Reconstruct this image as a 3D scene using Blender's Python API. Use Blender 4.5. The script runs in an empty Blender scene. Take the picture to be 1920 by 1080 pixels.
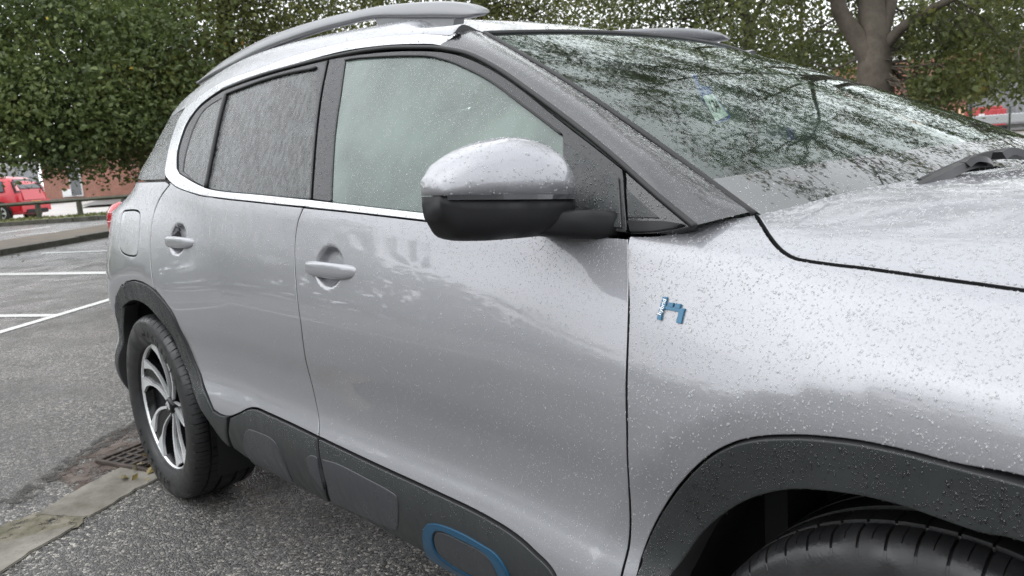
import bpy, bmesh, math, random
import numpy as np
from mathutils import Vector, Matrix
from mathutils.bvhtree import BVHTree
from mathutils.geometry import delaunay_2d_cdt
random.seed(7); rng = np.random.default_rng(7)
S = bpy.context.scene
COL = S.collection
# ------------------------------------------------------------------ camera
CAM = np.array([.2917, -1.8248, 1.1863]); FPX = 1450.0
def _rot(yaw, pitch, roll):
    cy, sy, cp, sp = math.cos(yaw), math.sin(yaw), math.cos(pitch), math.sin(pitch)
    f = np.array([sy*cp, cy*cp, sp]); r = np.array([cy, -sy, 0]); u = np.cross(r, f)
    cr, sr = math.cos(roll), math.sin(roll)
    return cr*r+sr*u, -sr*r+cr*u, f
CR, CU, CF = _rot(-.8330, -.1605, -.0689)
cd = bpy.data.cameras.new('camera'); cam = bpy.data.objects.new('camera', cd); COL.objects.link(cam)
cam.matrix_world = Matrix([[CR[i], CU[i], -CF[i], CAM[i]] for i in range(3)] + [[0, 0, 0, 1]])
cd.sensor_width = 36; cd.lens = FPX/1920*36; cd.clip_start = .02; cd.clip_end = 600; cd.dof.use_dof = True; cd.dof.focus_distance = 1.6; cd.dof.aperture_fstop = 8.5
S.camera = cam
# ------------------------------------------------------------------ light
W = bpy.data.worlds.new('World'); S.world = W; W.use_nodes = True
nt = W.node_tree; nt.nodes.clear()
SUN_EL, SUN_AZ = math.radians(52), math.radians(200)
sky = nt.nodes.new('ShaderNodeTexSky'); sky.sky_type = 'NISHITA'; sky.sun_disc = False
sky.sun_elevation = SUN_EL; sky.sun_rotation = SUN_AZ; sky.dust_density = 3
hsv = nt.nodes.new('ShaderNodeHueSaturation'); hsv.inputs['Saturation'].default_value = .12
nt.links.new(sky.outputs[0], hsv.inputs['Color'])
tc = nt.nodes.new('ShaderNodeTexCoord'); cl = nt.nodes.new('ShaderNodeTexNoise'); cl.inputs['Scale'].default_value = 2.2; cl.inputs['Detail'].default_value = 4
nt.links.new(tc.outputs['Generated'], cl.inputs['Vector'])
cr_ = nt.nodes.new('ShaderNodeMapRange'); cr_.inputs['From Min'].default_value = .3; cr_.inputs['From Max'].default_value = .7
cr_.inputs['To Min'].default_value = 13.5; cr_.inputs['To Max'].default_value = 19.5
nt.links.new(cl.outputs['Fac'], cr_.inputs['Value'])
tint = nt.nodes.new('ShaderNodeVectorMath'); tint.operation = 'SCALE'; tint.inputs[0].default_value = (.955, .985, 1.02)
nt.links.new(cr_.outputs[0], tint.inputs['Scale'])
mx = nt.nodes.new('ShaderNodeMixRGB'); mx.inputs['Fac'].default_value = .82
nt.links.new(hsv.outputs[0], mx.inputs[1]); nt.links.new(tint.outputs[0], mx.inputs[2])
bg = nt.nodes.new('ShaderNodeBackground'); bg.inputs['Strength'].default_value = .12
nt.links.new(mx.outputs[0], bg.inputs['Color'])
wo = nt.nodes.new('ShaderNodeOutputWorld'); nt.links.new(bg.outputs[0], wo.inputs[0])
sd = bpy.data.lights.new('sun', 'SUN'); sd.energy = .5; sd.angle = math.radians(70); sd.color = (1, .98, .95)
sun = bpy.data.objects.new('sun', sd); COL.objects.link(sun)
_sd = Vector((math.sin(SUN_AZ)*math.cos(SUN_EL), math.cos(SUN_AZ)*math.cos(SUN_EL), math.sin(SUN_EL)))
sun.rotation_euler = _sd.to_track_quat('Z', 'Y').to_euler()
S.view_settings.view_transform = 'Standard'; S.view_settings.look = 'None'
S.view_settings.exposure = 0.35; S.view_settings.gamma = 1; S.view_settings.use_curve_mapping = False
S.cycles.use_denoising = True; S.cycles.denoising_prefilter = 'NONE'; S.cycles.denoising_input_passes = 'RGB_ALBEDO_NORMAL'; S.cycles.max_bounces = 10; S.cycles.transparent_max_bounces = 16
S.cycles.sample_clamp_indirect = 6
S.cycles.caustics_reflective = False
# ------------------------------------------------------------------ px helpers
def ray(px, py):
    d = CF+(px-960)/FPX*CR-(py-540)/FPX*CU
    return d/np.linalg.norm(d)
def gp(px, py, z=0.0):
    d = ray(px, py); return CAM+d*(z-CAM[2])/d[2]
def pt(px, py, dist):
    d = ray(px, py); return CAM+d*dist/math.hypot(d[0], d[1])
def aty(px, py, y):
    d = ray(px, py); return CAM+d*(y-CAM[1])/d[1]
# ------------------------------------------------------------------ materials
def nn(m, t, **k):
    n = m.node_tree.nodes.new(t)
    for a, b in k.items():
        if a in n.inputs: n.inputs[a].default_value = b
        else: setattr(n, a, b)
    return n
def mat(name, col=(.5, .5, .5), rough=.5, metal=0, coat=0, coatr=.03, spec=.5, **k):
    m = bpy.data.materials.new(name); m.use_nodes = True
    b = m.node_tree.nodes['Principled BSDF']; m['b'] = 1
    b.inputs['Base Color'].default_value = (*col, 1); b.inputs['Roughness'].default_value = rough
    b.inputs['Metallic'].default_value = metal; b.inputs['Coat Weight'].default_value = coat
    b.inputs['Coat Roughness'].default_value = coatr; b.inputs['Specular IOR Level'].default_value = spec
    for a, v in k.items(): b.inputs[a].default_value = v
    return m
def B(m): return m.node_tree.nodes['Principled BSDF']
def coords(m, scale=(1, 1, 1), rot=(0, 0, 0)):
    g = nn(m, 'ShaderNodeNewGeometry'); mp = nn(m, 'ShaderNodeMapping'); mp.inputs['Scale'].default_value = scale
    mp.inputs['Rotation'].default_value = rot
    m.node_tree.links.new(g.outputs['Position'], mp.inputs['Vector']); return mp.outputs[0]
def noise(m, vec, scale, detail=3, rough=.5):
    n = nn(m, 'ShaderNodeTexNoise'); n.inputs['Scale'].default_value = scale; n.inputs['Detail'].default_value = detail
    n.inputs['Roughness'].default_value = rough; m.node_tree.links.new(vec, n.inputs['Vector']); return n.outputs['Fac']
def voro(m, vec, scale, out='Distance', feature='F1'):
    n = nn(m, 'ShaderNodeTexVoronoi'); n.feature = feature; n.inputs['Scale'].default_value = scale
    m.node_tree.links.new(vec, n.inputs['Vector']); return n.outputs[out]
def ramp(m, fac, stops):
    n = nn(m, 'ShaderNodeValToRGB'); e = n.color_ramp.elements
    while len(e) < len(stops): e.new(.5)
    for i, (p, c) in enumerate(stops):
        e[i].position = p; e[i].color = (*c, 1) if len(c) == 3 else c
    m.node_tree.links.new(fac, n.inputs[0]); return n.outputs[0]
def link(m, a, b): m.node_tree.links.new(a, b)
def bump(m, h, strength=.3, dist=.01, coat=False, prev=None):
    n = nn(m, 'ShaderNodeBump'); n.inputs['Strength'].default_value = strength; n.inputs['Distance'].default_value = dist
    link(m, h, n.inputs['Height'])
    if prev is not None: link(m, prev, n.inputs['Normal'])
    link(m, n.outputs[0], B(m).inputs['Normal'])
    if coat: link(m, n.outputs[0], B(m).inputs['Coat Normal'])
    return n.outputs[0]
def mapr(m, v, a, b, c, d):
    n = nn(m, 'ShaderNodeMapRange'); n.inputs[1].default_value = a; n.inputs[2].default_value = b
    n.inputs[3].default_value = c; n.inputs[4].default_value = d; link(m, v, n.inputs[0]); return n.outputs[0]
def mathn(m, op, a, b):
    n = nn(m, 'ShaderNodeMath'); n.operation = op
    for i, v in enumerate((a, b)):
        if isinstance(v, (int, float)): n.inputs[i].default_value = v
        else: link(m, v, n.inputs[i])
    return n.outputs[0]
def mixc(m, fac, a, b):
    n = nn(m, 'ShaderNodeMixRGB')
    for i, v in enumerate((fac, a, b)):
        if isinstance(v, (int, float)): n.inputs[i].default_value = v
        elif isinstance(v, tuple): n.inputs[i].default_value = (*v, 1)
        else: link(m, v, n.inputs[i])
    return n.outputs[0]

def paint(name, col, metal=.75):
    m = mat(name, col, .42, metal, 1, .02)
    B(m).inputs['Coat IOR'].default_value = 1.62
    v = coords(m)
    fl = voro(m, v, 1600, 'Color')
    sp = nn(m, 'ShaderNodeSeparateColor'); link(m, fl, sp.inputs[0])
    c = mixc(m, sp.outputs[0], tuple(x*.86 for x in col), tuple(min(1, x*1.12) for x in col))
    link(m, c, B(m).inputs['Base Color'])
    # rain film: wet streaks running down, fine unmerged droplets
    st = noise(m, coords(m, (60, 60, 5)), 1, 4, .6)
    ms = noise(m, coords(m, (1.4, 1.4, 1.8)), 1.6, 2)
    stm = mathn(m, 'MULTIPLY', mapr(m, st, .45, .75, 0, 1), mapr(m, ms, .4, .62, 0, 1))
    # the rear flank was misted by the rain: fine beads there
    g = nn(m, 'ShaderNodeNewGeometry'); sx = nn(m, 'ShaderNodeSeparateXYZ'); link(m, g.outputs['Position'], sx.inputs[0])
    rear = mapr(m, sx.outputs['X'], -1.3, -2.0, 0.0, 1)
    hi = mapr(m, sx.outputs['Z'], .93, 1.0, 0, 1)
    mist = mathn(m, 'MULTIPLY', rear, hi)
    beads = voro(m, v, 420); bd = mapr(m, beads, .15, .5, 1, 0)
    fine = mathn(m, 'MULTIPLY', bd, mist)
    h = mathn(m, 'ADD', mathn(m, 'MULTIPLY', stm, .25), mathn(m, 'MULTIPLY', fine, mapr(m, st, .3, .7, .3, 1)))
    bump(m, h, .25, .0012, True)
    link(m, mapr(m, mathn(m, 'MULTIPLY', mist, mapr(m, st, .35, .65, .2, 1)), 0, 1, .025, .28), B(m).inputs['Coat Roughness'])
    return m
M = {}
M['paint'] = paint('silver_paint', (.288, .289, .310), .45)
M['strip'] = mat('satin_aluminium', (.62, .63, .65), .3, .9, .5, .08)
def plastic(name, col, rough, grain=True):
    m = mat(name, col, rough, 0, 0, spec=.5)
    v = coords(m)
    if grain: bump(m, noise(m, v, 900, 2), .15, .0005)
    link(m, mapr(m, noise(m, coords(m, (30, 30, 8)), 1, 3), .35, .65, rough*.75, min(1, rough*1.2)), B(m).inputs['Roughness'])
    return m
M['clad'] = plastic('grey_cladding_plastic', (.023, .026, .027), .44)
M['clad_flat'] = plastic('smooth_cladding_insert', (.035, .037, .042), .33, False)
M['black'] = mat('gloss_black_trim', (.012, .012, .014), .12, 0, .6, .04)
M['pillar'] = mat('wet_black_pillar', (.020, .020, .023), .34, .3, .75, .07)
M['frame'] = mat('satin_black_frame', (.018, .018, .020), .36)
M['gap'] = mat('shut_line_shade', (.032, .032, .034), .6)  # panel edges coloured dark to put shade into the shut lines
M['rubber'] = mat('rubber_seal', (.008, .008, .009), .55)
M['dark'] = mat('dark_underside', (.006, .006, .007), .8)
M['mirror_black'] = plastic('mirror_black_plastic', (.009, .009, .010), .55); M['mirror_black'].node_tree.nodes['Principled BSDF'].inputs['Specular IOR Level'].default_value = .3
M['blue'] = mat('metallic_blue_trim', (.010, .068, .135), .35, .2, .3, .1)
M['badge'] = mat('badge_blue', (.006, .105, .20), .32, .1, .3)
M['white'] = mat('white_print', (.8, .8, .8), .5)
M['lamp'] = mat('red_lamp', (.45, .01, .02), .12, 0, 1, .02)
M['lampw'] = mat('lamp_glow_strip', (.7, .25, .27), .2, 0, 1, .02)
M['alloy'] = mat('machined_alloy', (.78, .79, .80), .38, .6, .4)
M['alloyb'] = mat('gloss_black_alloy', (.006, .006, .007), .22, 0, .15, spec=.3)
M['rust'] = mat('rusty_disc', (.09, .06, .045), .5, .6)
M['trim_light'] = mat('pale_interior_trim', (.30, .34, .32), .8)
M['dash'] = mat('dashboard_plastic', (.022, .026, .025), .85, spec=.1)
M['seat'] = mat('seat_fabric', (.03, .033, .034), .9)
M['ind'] = mat('indicator_lens', (.05, .05, .055), .08, 0, 1)
def tyremat():
    m = mat('tyre_rubber', (.013, .013, .014), .5)
    v = coords(m); bump(m, noise(m, v, 260, 4), .25, .0015)
    link(m, mapr(m, noise(m, v, 14, 3), .4, .6, .28, .6), B(m).inputs['Roughness']); return m
M['tyre'] = tyremat()
def glassmat(name, tintc, fog, fogc, dark=False, rough=0.0, streak=0, bumpd=.0008, ior=1.5):
    m = bpy.data.materials.new(name); m.use_nodes = True; t = m.node_tree; t.nodes.clear()
    tr = nn(m, 'ShaderNodeBsdfTransparent'); tr.inputs[0].default_value = (*tintc, 1)
    df = nn(m, 'ShaderNodeBsdfDiffuse'); df.inputs[0].default_value = (*fogc, 1)
    tl = nn(m, 'ShaderNodeBsdfTranslucent'); tl.inputs[0].default_value = (*fogc, 1)
    a = nn(m, 'ShaderNodeMixShader'); a.inputs[0].default_value = .35
    link(m, df.outputs[0], a.inputs[1]); link(m, tl.outputs[0], a.inputs[2])
    b = nn(m, 'ShaderNodeMixShader'); link(m, tr.outputs[0], b.inputs[1]); link(m, a.outputs[0], b.inputs[2])
    gl = nn(m, 'ShaderNodeBsdfGlossy'); gl.inputs[0].default_value = (.93, 1, .965, 1) if ior > 1.6 else (1, 1, 1, 1); gl.inputs['Roughness'].default_value = rough
    fr = nn(m, 'ShaderNodeFresnel'); fr.inputs['IOR'].default_value = ior
    c = nn(m, 'ShaderNodeMixShader'); link(m, fr.outputs[0], c.inputs[0]); link(m, b.outputs[0], c.inputs[1]); link(m, gl.outputs[0], c.inputs[2])
    o = nn(m, 'ShaderNodeOutputMaterial'); link(m, c.outputs[0], o.inputs[0])
    n1 = noise(m, coords(m), 5, 3)
    if streak:
        st = noise(m, coords(m, (62, 62, 2.6)), 1, 5, .7); bd = voro(m, coords(m), 330)
        fac = mathn(m, 'MULTIPLY', mapr(m, st, .40, .60, .12, 1.0), mapr(m, n1, .3, .7, fog*.75, min(1, fog*1.2)))
        fac = mathn(m, 'MULTIPLY', fac, mapr(m, bd, .12, .4, .55, 1))
        link(m, fac, b.inputs[0])
        bp = nn(m, 'ShaderNodeBump'); bp.inputs['Strength'].default_value = .5; bp.inputs['Distance'].default_value = .0015
        link(m, mathn(m, 'ADD', st, mapr(m, bd, .1, .5, .8, 0)), bp.inputs['Height']); link(m, bp.outputs[0], gl.inputs['Normal'])
    else:
        n2_ = noise(m, coords(m, (7, 7, 1.6)), 1, 4, .6)
        link(m, mapr(m, mathn(m, 'ADD', mathn(m, 'MULTIPLY', n1, .78), mathn(m, 'MULTIPLY', n2_, .22)), .36, .62, fog*.62, min(1, fog*1.25)), b.inputs[0])
        bp = nn(m, 'ShaderNodeBump'); bp.inputs['Strength'].default_value = .25; bp.inputs['Distance'].default_value = bumpd
        link(m, noise(m, coords(m), 160, 3), bp.inputs['Height']); link(m, bp.outputs[0], gl.inputs['Normal'])
    return m
M['glass_front'] = glassmat('misted_green_glass', (.60, .74, .67), .50, (.32, .43, .38))
M['glass_far'] = glassmat('darkened_far_side_glass', (.05, .06, .055), .25, (.05, .07, .06))  # far copy of the misted panes, darkened in tint to dim what shines through
M['glass_rear'] = glassmat('wet_privacy_glass', (.03, .035, .035), .75, (.16, .17, .17), streak=1)
M['glass_ws'] = glassmat('windscreen_glass', (.74, .84, .78), .05, (.20, .27, .24), bumpd=.00010, ior=1.74)
M['frit'] = mat('black_glass_frit', (.008, .010, .009), .03, 0, 0, IOR=2.2)
def watermat(name, painted_glint):
    m = bpy.data.materials.new(name); m.use_nodes = True; m.node_tree.nodes.clear()
    g = nn(m, 'ShaderNodeBsdfGlass'); g.inputs['IOR'].default_value = 1.33; g.inputs['Roughness'].default_value = 0
    t = nn(m, 'ShaderNodeBsdfTransparent'); t.inputs[0].default_value = (.96, .97, .98, 1)
    gl = nn(m, 'ShaderNodeBsdfGlossy'); gl.inputs['Roughness'].default_value = .02
    f = nn(m, 'ShaderNodeFresnel'); f.inputs['IOR'].default_value = 1.6
    a = nn(m, 'ShaderNodeMixShader'); link(m, f.outputs[0], a.inputs[0]); link(m, t.outputs[0], a.inputs[1]); link(m, gl.outputs[0], a.inputs[2])
    b = nn(m, 'ShaderNodeMixShader'); b.inputs[0].default_value = .14 if painted_glint else .25; link(m, a.outputs[0], b.inputs[1]); link(m, g.outputs[0], b.inputs[2])
    d = nn(m, 'ShaderNodeBsdfDiffuse'); d.inputs[0].default_value = (.85, .86, .88, 1); c = nn(m, 'ShaderNodeMixShader'); c.inputs[0].default_value = painted_glint  # white diffuse share stands in for light focused by the drops
    link(m, b.outputs[0], c.inputs[1]); link(m, d.outputs[0], c.inputs[2])
    o = nn(m, 'ShaderNodeOutputMaterial'); link(m, c.outputs[0], o.inputs[0]); return m
M['water'] = watermat('water_drop', .27); M['water_clear'] = watermat('water_drop_clear', 0.0)
# ------------------------------------------------------------------ object helpers
def obj(name, verts, faces, m, parent=None, smooth=True, normals=None, kind=None):
    me = bpy.data.meshes.new(name)
    me.from_pydata([tuple(map(float, v)) for v in verts], [], [tuple(int(i) for i in f) for f in faces])
    me.update()
    if smooth: me.polygons.foreach_set('use_smooth', [True]*len(me.polygons))
    if normals is not None: me.normals_split_custom_set_from_vertices([tuple(map(float, n)) for n in normals])
    o = bpy.data.objects.new(name, me); COL.objects.link(o)
    if m is not None: me.materials.append(m)
    if parent is not None: o.parent = parent; o.matrix_parent_inverse = Matrix.Translation(-Vector(parent.location)) if parent.parent is None and parent.type == 'EMPTY' else Matrix()
    if kind: o['kind'] = kind
    return o
def bulk(name, V, F, m, parent=None, kind=None, smooth=True, uvpick=None):
    """fast mesh from numpy arrays, faces all same size"""
    me = bpy.data.meshes.new(name); k = F.shape[1]
    me.vertices.add(len(V)); me.vertices.foreach_set('co', V.astype(np.float32).ravel())
    me.loops.add(F.size); me.loops.foreach_set('vertex_index', F.astype(np.int32).ravel())
    me.polygons.add(len(F)); me.polygons.foreach_set('loop_start', np.arange(0, F.size, k, dtype=np.int32))
    me.polygons.foreach_set('loop_total', np.full(len(F), k, np.int32))
    me.update(calc_edges=True)
    me.polygons.foreach_set('use_smooth', np.full(len(F), smooth)); me.materials.append(m)
    o = bpy.data.objects.new(name, me); COL.objects.link(o)
    if parent is not None: o.parent = parent; o.matrix_parent_inverse = Matrix.Translation(-Vector(parent.location)) if parent.type == 'EMPTY' else Matrix()
    if kind: o['kind'] = kind
    return o
def thing(name, label, cat, loc=(0, 0, 0), group=None):
    o = bpy.data.objects.new(name, None); COL.objects.link(o); o.location = loc; o.empty_display_size = .2
    tag(o, label, cat, group); return o
def tag(o, label, cat, group=None):
    o['label'] = label; o['category'] = cat
    if group: o['group'] = group
    return o
def frombm(name, bm, m, parent=None, smooth=False, kind=None):
    me = bpy.data.meshes.new(name); bm.to_mesh(me); bm.free()
    if smooth: me.polygons.foreach_set('use_smooth', [True]*len(me.polygons))
    if m is not None: me.materials.append(m)
    o = bpy.data.objects.new(name, me); COL.objects.link(o)
    if parent is not None: o.parent = parent; o.matrix_parent_inverse = Matrix.Translation(-Vector(parent.location)) if parent.type == 'EMPTY' else Matrix()
    if kind: o['kind'] = kind
    return o
def box_bm(bm, c, s, rz=0, bev=0, R=None):
    r = bmesh.ops.create_cube(bm, size=1)
    R3 = R if R is not None else Matrix.Rotation(rz, 4, 'Z')
    Mx = Matrix.Translation(Vector(c)) @ R3 @ Matrix.Diagonal((*s, 1))
    bmesh.ops.transform(bm, matrix=Mx, verts=r['verts'])
    if bev:
        es = list({e for v in r['verts'] for e in v.link_edges})
        bmesh.ops.bevel(bm, geom=es, offset=bev, segments=2, affect='EDGES', profile=.6)
def box(name, c, s, m, parent=None, rz=0, bev=0, R=None, smooth=False):
    bm = bmesh.new(); box_bm(bm, c, s, rz, bev, R); return frombm(name, bm, m, parent, smooth)
def tube_arr(pts, rads, n=8, cap=True):
    pts = np.array(pts, float); rads = np.broadcast_to(rads, (len(pts),)) ; V = []; F = []
    prev = None
    for i, p in enumerate(pts):
        d = pts[min(i+1, len(pts)-1)]-pts[max(i-1, 0)]; d = d/(np.linalg.norm(d)+1e-9)
        if prev is None:
            a = np.array([0, 0, 1.]) if abs(d[2]) < .9 else np.array([1., 0, 0]); x = np.cross(a, d)
        else: x = prev-d*np.dot(prev, d)
        x /= np.linalg.norm(x)+1e-9; prev = x; y = np.cross(d, x)
        for k in range(n):
            a = 2*math.pi*k/n; V.append(p+rads[i]*(math.cos(a)*x+math.sin(a)*y))
    for i in range(len(pts)-1):
        for k in range(n):
            F.append((i*n+k, i*n+(k+1) % n, (i+1)*n+(k+1) % n, (i+1)*n+k))
    return np.array(V), F
def tube(name, pts, rads, m, parent=None, n=8, kind=None):
    V, F = tube_arr(pts, rads, n); F = list(F)
    L = len(V); F.append(tuple(range(n-1, -1, -1))); F.append(tuple(range(L-n, L)))
    return obj(name, V, F, m, parent, True, kind=kind)
def catmull(P, per=8, closed=False):
    P = [np.array(p, float) for p in P]; n = len(P)
    if n < 3 and not closed:
        return [P[0]+(P[-1]-P[0])*i/per for i in range(per)]+[P[-1]]
    out = []
    rngn = n if closed else n-1
    for i in range(rngn):
        p1, p2 = P[i % n], P[(i+1) % n]
        p0 = P[(i-1) % n] if closed or i > 0 else 2*p1-p2
        p3 = P[(i+2) % n] if closed or i+2 < n else 2*p2-p1
        for k in range(per):
            t = k/per
            out.append(.5*((2*p1)+(-p0+p2)*t+(2*p0-5*p1+4*p2-p3)*t*t+(-p0+3*p1-3*p2+p3)*t**3))
    if not closed: out.append(P[-1])
    return out
# ------------------------------------------------------------------ body surfaces
def sm(x, a, b):
    t = np.clip((x-a)/(b-a), 0, 1); return t*t*(3-2*t)
SEC = np.array([(.80, .255), (.868, .300), (.905, .36), (.925, .44), (.922, .505), (.900, .57), (.903, .65), (.919, .74), (.924, .84),
    (.908, .945), (.887, 1.035), (.866, 1.112), (.832, 1.19), (.780, 1.30), (.722, 1.42), (.668, 1.515), (.600, 1.562), (.48, 1.578), (.25, 1.590), (0, 1.594), (-.25, 1.590)])
FRT0 = SEC.copy(); FRT0[9:] = [(.908, .945), (.894, 1.020), (.868, 1.064), (.80, 1.090), (.705, 1.102), (.62, 1.111), (.53, 1.116), (.42, 1.119), (.31, 1.12), (.2, 1.12), (0, 1.12), (-.2, 1.12)]
FRT1 = SEC.copy(); FRT1[8:] = [(.922, .84), (.900, .910), (.872, .962), (.832, 1.000), (.77, 1.036), (.70, 1.070), (.62, 1.098), (.53, 1.112), (.42, 1.118), (.31, 1.12), (.2, 1.12), (0, 1.12), (-.2, 1.12)]
def spl(tab, t):
    """catmull through table (n,2) or (...,n,2) at params t"""
    n = tab.shape[-2]; t = np.clip(t, 0, n-2-1e-6); i = np.floor(t).astype(int); f = (t-i)[..., None]
    g = lambda k: tab[np.arange(len(t)), np.clip(i+k, 0, n-1)] if tab.ndim == 3 else tab[np.clip(i+k, 0, n-1)]
    p0, p1, p2, p3 = g(-1), g(0), g(1), g(2)
    return .5*((2*p1)+(-p0+p2)*f+(2*p0-5*p1+4*p2-p3)*f*f+(-p0+3*p1-3*p2+p3)*f**3)
_roofx = np.array([-3.75, -3.4, -3.15, -2.9, -2.6, -2.3, -2.0, -1.68, -1.4, -1.2, -1.0, -.6])
_roofz = np.array([1.15, 1.34, 1.45, 1.505, 1.553, 1.574, 1.570, 1.550, 1.527, 1.508, 1.48, 1.40])-1.515-.012
_beltx = np.array([-3.8, -3.0, -2.42, -2.14, -1.53, -1.05, -.5, .5])
_beltz = np.array([1.27, 1.235, 1.20, 1.162, 1.115, 1.088, 1.058, 1.0])-1.112
from numpy import interp
def smooth_interp(x, X, Y):
    return (interp(x-.08, X, Y)+2*interp(x, X, Y)+interp(x+.08, X, Y)+interp(x-.16, X, Y)+interp(x+.16, X, Y))/6
DENTS = []   # (x,z,rx,rz,depth)
def flare(x, z):
    f = 0
    for wx in (0, -2.73):
        r = np.hypot(x-wx, z-.358)
        u_ = np.clip((r-.548)/.36, 0, 1); v_ = np.sqrt((r-.548)**2+.00012)
        f = f+.028*(1-u_)**1.6*sm(z, .2, .42)-.10*np.clip(v_-(r-.548), 0, .2)*.5
    return f
def plan(x, t):
    d = .0+.42*np.clip(-3.0-x, 0, 9)**2*1.25+.010*np.clip(-1.5-x, 0, 9)**2*sm(t, 8, 11)
    d = d+.03*sm(t, 10, 13)*0
    d = d+.55*np.clip(x-.38, 0, 9)**2
    return d
def bodyA(x, t):
    x = np.asarray(x, float); t = np.asarray(t, float)
    p = spl(SEC, t); Y, Z = p[..., 0], p[..., 1]
    wb = sm(t, 7.5, 11); wr = sm(t, 11, 15)
    Z = Z+smooth_interp(x, _beltx, _beltz)*wb*(1-wr)+smooth_interp(x, _roofx, _roofz)*wr
    Y = Y-plan(x, t)*np.clip(Y/.6, 0, 1)
    Y = Y-.9*sm(Z, 1.09, 1.24)*np.clip(-2.76-.12*sm(Z, 1.28, 1.45)-x, 0, 9)**2*np.clip(Y/.6, 0, 1)
    qh = np.clip(1-(np.abs(Y)/.585)**2.2, 0, 1)   # the roof skin runs down to the windscreen header
    Z = Z+(1.484+.016*qh+.007-Z)*sm(x, -1.42, -1.13+.07*qh)*sm(t, 15.0, 16.4)
    Y = Y+flare(x, Z)*(1-sm(t, 9.5, 11))
    for dx, dz, rx, rz, dep in DENTS:
        q = ((x-dx)/rx)**2+((Z-dz)/rz)**2
        Y = Y-dep*(1-sm(q, .30, 1.0))
    return np.stack([x, -Y, Z], -1)
def bodyB(x, t):
    x = np.asarray(x, float); t = np.asarray(t, float)
    w = sm(x, -.62, .12)[..., None]
    p = spl(FRT0, t)*(1-w)+spl(FRT1, t)*w; Y, Z = p[..., 0], p[..., 1]
    Y = Y-plan(x, t)*np.clip(Y/.6, 0, 1)+flare(x, Z)*(1-sm(t, 8.8, 10.2))
    Z = Z-.04*np.clip(x-.0, 0, 9)*sm(t, 8, 10)-.9*np.clip(x-.45, 0, 9)**2*sm(t, 6, 10)
    return np.stack([x, -Y, Z], -1)
WS0 = (-1.105, 1.484, .585); WS1 = (-.345, 1.090, .745)
def windA(y, t):
    y = np.asarray(y, float); t = np.asarray(t, float)
    w = WS0[2]+(WS1[2]-WS0[2])*t; q = 1-(np.abs(y)/w)**2.2
    x = WS0[0]+(WS1[0]-WS0[0])*t+(.075+.175*t)*q
    z = WS0[1]+(WS1[1]-WS0[1])*t+.014*np.sin(np.pi*np.clip(t, -.2, 1.2))+(.014+.018*t)*q
    return np.stack([x, y, z], -1)
class Surf:
    """param surface; domain is metric-like (u, s)"""
    def __init__(self, f, u0, u1, v0, v1, uref, step=.012, scale_v=None, far=True):
        self.f = f
        tt = np.linspace(v0, v1, 600)
        P = f(np.full(600, uref), tt); L = np.concatenate([[0], np.cumsum(np.linalg.norm(np.diff(P, axis=0), axis=1))])
        self.tt, self.L = tt, L
        us = np.linspace(u0, u1, int((u1-u0)/step)+2); ss = np.linspace(0, L[-1], int(L[-1]/step)+2)
        U, SS = np.meshgrid(us, ss, indexing='ij'); self.us, self.ss = us, ss
        V = self.ev(np.stack([U.ravel(), SS.ravel()], -1)); self.G = V
        nu, nv = len(us), len(ss); F = []
        for i in range(nu-1):
            a = i*nv
            for j in range(nv-1):
                F.append((a+j, a+j+1, a+nv+j)); F.append((a+j+1, a+nv+j+1, a+nv+j))
        self.F = F; self.UV = np.stack([U.ravel(), SS.ravel()], -1)
        self.bvh = BVHTree.FromPolygons([tuple(v) for v in V], F)
    def ev(self, uv):
        uv = np.atleast_2d(uv); return self.f(uv[:, 0], np.interp(uv[:, 1], self.L, self.tt))
    def nrm(self, uv):
        uv = np.atleast_2d(uv); e = .003
        a = self.ev(uv+[e, 0])-self.ev(uv-[e, 0]); b = self.ev(uv+[0, e])-self.ev(uv-[0, e])
        n = np.cross(a, b); n /= np.linalg.norm(n, axis=1)[:, None]+1e-12
        c = np.array([-1.5, 0, .6]); P = self.ev(uv)
        s = np.sign(((P-c)*n).sum(1)); s[s == 0] = 1
        return n*s[:, None]
    def hit(self, px, py, y0=None):
        d = ray(px, py); loc, n, fi, ds = self.bvh.ray_cast(Vector(CAM), Vector(d))
        if loc is None: return None
        f = self.F[fi]; A, Bv, Cv = self.G[f[0]], self.G[f[1]], self.G[f[2]]
        p = np.array(loc); v0, v1, v2 = Bv-A, Cv-A, p-A
        d00, d01, d11, d20, d21 = v0@v0, v0@v1, v1@v1, v2@v0, v2@v1; den = d00*d11-d01*d01
        b = (d11*d20-d01*d21)/den; c = (d00*d21-d01*d20)/den
        return self.UV[f[0]]*(1-b-c)+self.UV[f[1]]*b+self.UV[f[2]]*c
    def xz(self, x, z, lo=0, hi=None):
        s = self.ss; P = self.ev(np.stack([np.full(len(s), x), s], -1))[:, 2]
        k = np.argmax(P > z) if (P > z).any() else len(s)-1
        return np.array([x, s[k]])
SA = Surf(bodyA, -3.75, -.2, 0, 19, -1.5)
SB = Surf(bodyB, -.75, .95, 0, 19, -.1)
SW = Surf(windA, -.9, .9, -.12, 1.15, 0.0)
def conv(surf, p):
    """px tuple -> uv; ('m',x,z) metric; ('uv',u,v)"""
    if p[0] == 'm': return surf.xz(p[1], p[2])
    if p[0] == 'uv': return np.array([p[1], p[2]])
    h = surf.hit(p[0], p[1])
    if h is None:
        for r in range(2, 60, 2):
            for a in range(16):
                h = surf.hit(p[0]+r*math.cos(a*math.pi/8), p[1]+r*math.sin(a*math.pi/8))
                if h is not None: return h
        print('MISS', p)
    return h
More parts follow.
